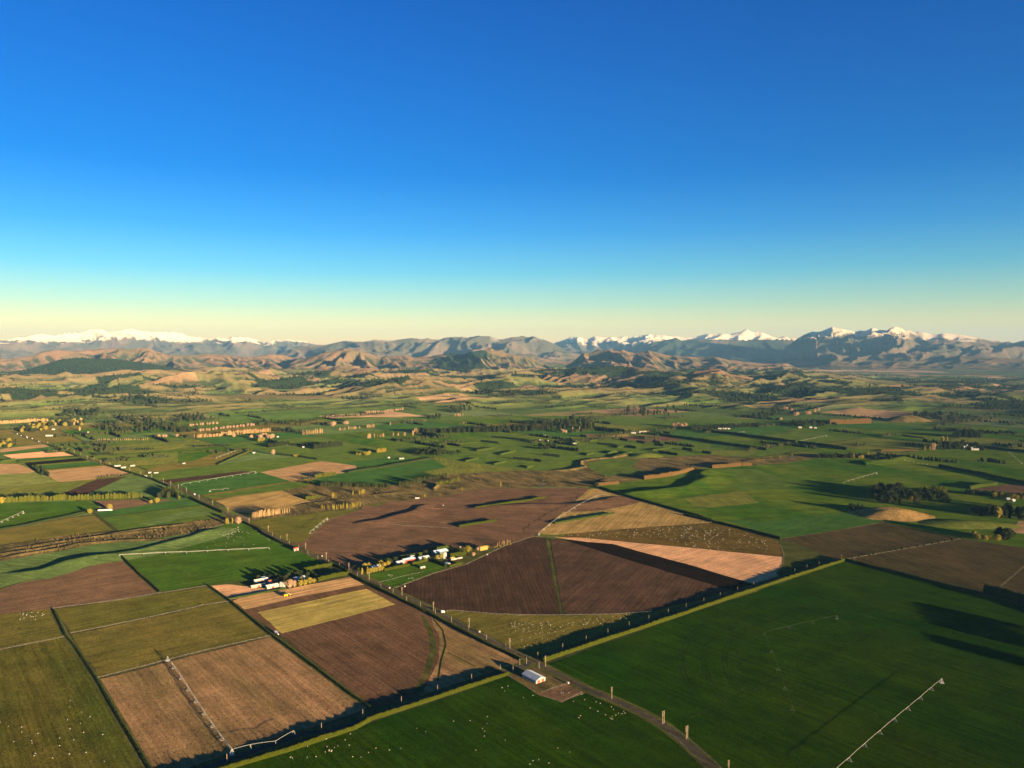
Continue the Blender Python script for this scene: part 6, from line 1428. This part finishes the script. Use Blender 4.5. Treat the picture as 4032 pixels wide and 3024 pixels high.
# grain silos and tanks
def silo(fr, x, y, r, h, mat, label, group=None):
    px, py = flat(fr, x, y); o = empty('grain_silo', (px, py, .1), 0, label, 'silo', group)
    MB().tube((0, 0, -.5), (0, 0, h), r, r, 16).build('tank', mat, o); MB().tube((0, 0, h + .01), (0, 0, h + r * .5), r * 1.04, .2, 16).build('cone_roof', R_grey, o)
    lad = MB(); lad.tube((r + .1, -.2, 0), (r + .1, -.2, h), .03, .03, 4); lad.tube((r + .1, .2, 0), (r + .1, .2, h), .03, .03, 4)
    for k in range(int(h / .5)): lad.tube((r + .1, -.2, .3 + k * .5), (r + .1, .2, .3 + k * .5), .02, .02, 4)
    lad.build('ladder', steel, o)
for k, x in enumerate((760, 778, 800)):
    silo('F1', x, 782 + k * 3, 2.0, 6.5, W_white, ['leftmost of three white silos beside the bare trees', 'middle one of three white silos beside the bare trees', 'rightmost of three white silos beside the bare trees'][k])
silo('F2', 1170, 372, 3.2, 8, W_white, 'large white silo right of the big barn'); silo('F2', 1105, 372, 2.6, 4, W_white, 'low white tank in front of the big barn')
# hay stack
hx, hy = flat('F2', 1650, 270)
hs_ = empty('hay_stack', (hx, hy, .1), A1, 'golden hay stack between two bushes beyond the farm', 'hay stack')
bal = MB().box(-1.2, 1.2, -1.2, 1.2, -1.0, 1.0).mesh('hay_bale', R_tan)
for i in range(6):
    for k in range(3):
        for j in range(2):
            q = link('hay_bale', bal, None, hs_); q.location = (-6.2 + 2.47 * i + rt.uniform(-.05, .05), -1.25 + 2.5 * j, 1.0 + 2.04 * k)
# ------------------------------------------------------------------ vehicles
yel = bmat('yellow_paint', (.75, .45, .03), .35); wht = bmat('white_paint', (.62, .60, .57), .35); redp = bmat('red_paint', (.5, .05, .03), .35)
def tractor(fr, x, y, rot, body, label, s=1.0):
    px, py = flat(fr, x, y); o = empty('tractor', (px, py, .1), rot, label, 'tractor'); o.scale = (s, s, s)
    MB().box(.2, 3.0, -.55, .55, .9, 1.9).build('bonnet', body, o)
    c = MB().box(-1.6, .2, -.85, .85, 1.0, 1.9).build('cab', body, o)
    MB().box(-1.5, .1, -.8, .8, 1.91, 2.9).build('window', winm, c); MB().box(-1.65, .25, -.9, .9, 2.91, 3.1).build('roof', wht, c)
    MB().box(-6.5, -2.0, -1.4, 1.4, .8, 2.9).build('hopper', body, o)
    MB().tube((1.2, .3, 1.9), (1.2, .3, 3.0), .08, .08, 6).build('exhaust', dark_steel, o)
    for (wx, wy, r) in ((-.9, 1.1, 1.15), (-.9, -1.1, 1.15), (2.4, .9, .8), (2.4, -.9, .8), (-4.5, 1.5, .8), (-4.5, -1.5, .8)):
        w = link('wheel', wheel_me, None, o); w.location = (wx, wy, r); w.rotation_euler = (0, 0, math.pi / 2); w.scale = (1.6, r / .75, r / .75)
    return o
tractor('F1', 880, 912, A1, yel, 'yellow tractor with a high hopper working in the tan stubble strip', 1.15)
tractor('A', 1726, 790, A2, wht, 'white tractor parked at the corner of the ploughed field')
def truck(fr, x, y, rot, label, L_=11.0, name='truck'):
    px, py = flat(fr, x, y); o = empty(name, (px, py, .17), rot, label, name)
    MB().box(-L_ / 2, L_ / 2 - 2.6, -1.2, 1.2, 1.0, 3.6).build('body', wht, o)
    c = MB().box(L_ / 2 - 2.3, L_ / 2, -1.15, 1.15, .6, 2.9).build('cab', wht, o); MB().box(L_ / 2 + .005, L_ / 2 + .03, -1.0, 1.0, 1.7, 2.6).build('window', winm, c)
    MB().box(-L_ / 2, L_ / 2 - .1, -.5, .5, .55, .95).build('chassis', dark_steel, o)
    for wx in (-L_ / 2 + 1.2, -L_ / 2 + 2.6, L_ / 2 - 1.2):
        for s in (-1, 1):
            w = link('wheel', wheel_me, None, o); w.location = (wx, s * 1.05, .5); w.rotation_euler = (0, 0, math.pi / 2); w.scale = (1, .68, .68)
truck('M1', 1308, 1304, R(17), 'long white truck parked below the round golden tree', 26)
truck('M2', 205, 1105, R(129), 'white truck on the road below the deep green field', 9)
truck('M1', 1810, 878, R(135), 'long white truck on the far road above the pale green triangle', 18)
truck('B', 700, 655, A1, 'small white stock trailer at the gate by the road', 4.5)
for k, (x, y) in enumerate([(215, 350), (262, 370), (333, 385), (338, 398), (400, 410), (480, 445)]):
    truck('M1', x, y, R(130), 'white vehicle at the far end of the long road, %s from the left' % ORD[k], 6)
# pallets, bins and troughs as pale specks near the gates
for fr, x, y, lb in [('F2', 675, 732, 'pale feed bin in the corner of the dark ploughed field'), ('F2', 1700, 335, 'pale feed bin on the far edge of the dark ploughed field'), ('F2', 1365, 240, 'pale feed bin behind the farm hedge'), ('F2', 485, 750, 'tan water tank at the gate of the farm paddock'), ('F1', 1355, 338, 'golden water tank on the verge of the long road'), ('B', 928, 775, 'tan trough beside the road fence of the sheep paddock'), ('B', 1480, 1095, 'pale water tank at the corner of the shed yard'), ('M3', 1090, 1238, 'small white bin in the middle of the brown field')]:
    px, py = flat(fr, x, y); o = empty('feed_bin', (px, py, .1), A1, lb, 'bin')
    MB().box(-1, 1, -.9, .9, .3, 1.7).build('tank', W_cream, o); MB().box(-1.05, 1.05, -.95, .95, 1.705, 1.8).build('lid', R_white, o)
    for sx0 in (-.8, .8):
        for sy0 in (-.7, .7):
            l_ = MB().box(-.1, .1, -.1, .1, -.3, .295).build('leg', steel, o); l_.location = (sx0, sy0, 0)
# ------------------------------------------------------------------ fences
oldwood = plain_mat('weathered_post', (.17, .14, .10), .9, .2)
def fence(line, label, step=7.0, h=1.2):
    L_ = resample(line, step); x0, y0 = L_[0]
    o = empty('fence', (x0, y0, .1), 0, label, 'fence')
    pb = MB(); wb = MB()
    for x, y in L_: pb.box(x - x0 - .09, x - x0 + .09, y - y0 - .09, y - y0 + .09, -.4, h)
    for (xa, ya), (xb, yb) in zip(L_[:-1], L_[1:]):
        for z in (.35, .7, 1.05): wb.tube((xa - x0, ya - y0, z), (xb - x0, yb - y0, z), .02, .02, 3)
    q = pb.build('post', oldwood, o); q['kind'] = 'stuff'
    wb.build('wire', steel, o)
FN = [(DRY[1], 'post and wire fence between the two olive paddocks'), (DRY[2], 'post and wire fence along the top of the big stubble field'), (DRY[5], 'post and wire fence below the bare brown field'), (DRY[6], 'post and wire fence curving between ploughed earth and sheep paddock'), (DRY[7], 'post and wire fence between the farm strip and the dark ploughed field'),
      (DRY[13], 'post and wire fence between the two dark brown fields'), (DRY[4], 'post and wire fence along the river edge of the green paddock'), (DRY[0], 'post and wire fence across the left edge pasture'),
      (pts('B', (1240, 935), (1050, 845), (850, 738), (690, 655)), 'roadside fence of the sheep paddock'), (pts('F3', (120, 395), (420, 580), (640, 655), (840, 560)), 'fence around the yard of the white shed'), (pts('F3', (1640, 905), (1850, 1100), (2040, 1290)), 'fence left of the gravel road at the bottom edge'), (pts('F3', (1640, 850), (1870, 1010), (2180, 1288)), 'fence right of the gravel road at the bottom edge'),
      (pts('F3', (450, 560), (560, 520), (700, 472)), 'short timber rail fence across the shed yard'), (pts('M3', (150, 1440), (420, 1468), (800, 1495), (1240, 1520)), 'fence line crossing the brown field to the hedge island'), (pts('F2', (345, 680), (700, 590), (900, 550)), 'fence through the green farm paddock')]
for l, lb in FN: fence(l, lb)

# ------------------------------------------------------------------ sheep
wool = plain_mat('wool', (.46, .42, .36), .95, .1); face = plain_mat('sheep_face', (.35, .28, .22), .9, .1)
def sheep_meshes():
    bm = bmesh.new(); bmesh.ops.create_icosphere(bm, subdivisions=2, radius=1)
    rr = random.Random(2)
    for v_ in bm.verts:
        v_.co = Vector((v_.co.x * .62, v_.co.y * .30, v_.co.z * .33 + .62)) * rr.uniform(.97, 1.04)
    me = bpy.data.meshes.new('sheep_body'); 
    for s in (-1, 1):
        for x in (-.38, .36):
            m_ = MB().tube((x, s * .14, 0), (x, s * .14, .5), .035, .06, 5); t_ = m_.mesh('t'); bm.from_mesh(t_); bpy.data.meshes.remove(t_)
    m_ = MB().tube((.50, 0, .72), (.80, 0, .78), .14, .09, 6).tube((.78, 0, .80), (.98, 0, .70), .10, .06, 6); t_ = m_.mesh('t'); bm.from_mesh(t_); bpy.data.meshes.remove(t_)
    m_ = MB().tube((.82, .08, .86), (.80, .20, .84), .04, .02, 4).tube((.82, -.08, .86), (.80, -.20, .84), .04, .02, 4); t_ = m_.mesh('t'); bm.from_mesh(t_); bpy.data.meshes.remove(t_)
    bm.to_mesh(me); bm.free(); me.materials.append(wool); return me
sheep_me = sheep_meshes()
rs = random.Random(33)
def flock(fr, poly, n, label, group, s=1.15, P=None):
    xs = [p[0] for p in poly]; ys = [p[1] for p in poly]; k = 0
    while k < n:
        x = rs.uniform(min(xs), max(xs)); y = rs.uniform(min(ys), max(ys))
        if inside(np.array([x]), np.array([y]), poly)[0]:
            put(fr, x, y, label, group, s); k += 1
def put(fr, x, y, label, group, s=1.15):
    px, py = flat(fr, x, y); o = link('sheep', sheep_me); o.location = (px, py, .15); o.rotation_euler = (0, 0, rs.uniform(0, 6.28)); s *= .76; o.scale = (s, s, s)
    tag(o, label, 'sheep', group)
for x, y in [(67, 517), (123, 500), (91, 547), (272, 612), (365, 592), (756, 650), (838, 582), (864, 632), (919, 713), (977, 653), (1018, 668), (992, 745), (825, 788), (810, 808), (1066, 778), (1125, 702), (1145, 728), (1131, 793), (1118, 812), (1130, 820), (1168, 782), (1192, 762), (1228, 768), (1243, 745), (1255, 762), (366, 1224), (422, 1214), (518, 1248), (335, 1258), (640, 568), (658, 568), (712, 565), (605, 1100), (720, 1140)]:
    put('F3', x, y, 'white sheep grazing the dark green paddock below the white shed', 'sheep below the white shed', 1.05)
flock('A', [(1560, 1560), (2200, 1395), (2212, 1500), (1750, 1600)], 16, 'white sheep just below the long hedge at the bottom', 'sheep below the long hedge', 1.05)
flock('B', [(0, 1440), (420, 1360), (1100, 1260), (1200, 1500), (400, 1560), (0, 1560)], 20, 'white sheep scattered in the near dark green paddock', 'sheep in the near dark paddock', 1.0)
flock('B', [(1050, 740), (1180, 700), (1350, 705), (1540, 715), (1440, 780), (1180, 790)], 62, 'sheep in the tight flock in the olive triangular paddock', 'tight flock in the triangle', 1.0)
flock('B', [(1580, 690), (1940, 655), (1820, 700), (1500, 750)], 26, 'sheep strung out along the curved fence of the triangular paddock', 'sheep along the curved fence', 1.0)
flock('B', [(1180, 800), (1500, 760), (1300, 860), (1180, 870)], 12, 'sheep straying below the tight flock', 'straying sheep', 1.0)
flock('A', [(0, 1220), (480, 1200), (700, 1400), (800, 1600), (100, 1600), (0, 1500)], 26, 'sheep scattered over the striped olive pasture at lower left', 'sheep on the striped pasture', 1.0)
flock('A', [(90, 650), (320, 650), (230, 700), (120, 700)], 22, 'sheep gathered in the small pasture under the bare field', 'sheep in the small pasture', 1.1)
flock('A', [(850, 270), (1400, 110), (1560, 110), (1800, 220), (1300, 260), (950, 300)], 40, 'sheep in the green paddock under the white irrigator', 'sheep under the irrigator', 1.15)
flock('C', [(0, 120), (300, 110), (640, 220), (600, 290), (0, 220)], 0, '', '', 1.15)
flock('F2', [(465, 575), (530, 575), (530, 600), (465, 600)], 7, 'sheep in the small line in the farm paddock', 'small line of sheep', 1.1); flock('F2', [(715, 620), (780, 620), (780, 640), (715, 640)], 6, 'sheep in the knot in the lower farm paddock', 'knot of sheep', 1.1)
P = []
def far_flock(fr, poly, n):
    xs = [p[0] for p in poly]; ys = [p[1] for p in poly]; k = 0
    while k < n:
        x = rs.uniform(min(xs), max(xs)); y = rs.uniform(min(ys), max(ys))
        if inside(np.array([x]), np.array([y]), poly)[0]:
            P.append(flat(fr, x, y)); k += 1
far_flock('C', [(0, 120), (300, 110), (500, 160), (640, 220), (680, 280), (300, 270), (0, 220)], 130)
far_flock('M4', [(250, 1600), (900, 1560), (2000, 1480), (2212, 1500), (2212, 1640), (600, 1640)], 110)
far_flock('M4', [(1200, 1080), (1480, 1070), (1470, 1090), (1210, 1100)], 26)
far_flock('M2', [(480, 1600), (760, 1500), (780, 1560), (620, 1640)], 40)
v, f = [], []
sv = np.array([v_.co[:] for v_ in sheep_me.vertices]); sf = [tuple(p_.vertices) for p_ in sheep_me.polygons]
for px, py in P:
    t = rs.uniform(0, 6.28); k = len(v); s = 1.0
    for q in sv: v.append((px + s * (q[0] * math.cos(t) - q[1] * math.sin(t)), py + s * (q[0] * math.sin(t) + q[1] * math.cos(t)), .15 + s * q[2]))
    f += [tuple(k + i for i in q) for q in sf]
me = bpy.data.meshes.new('far_sheep'); me.from_pydata(v, [], f); me.update(); tag(link('far_sheep', me, wool), kind='stuff')
print('TREES', NT)
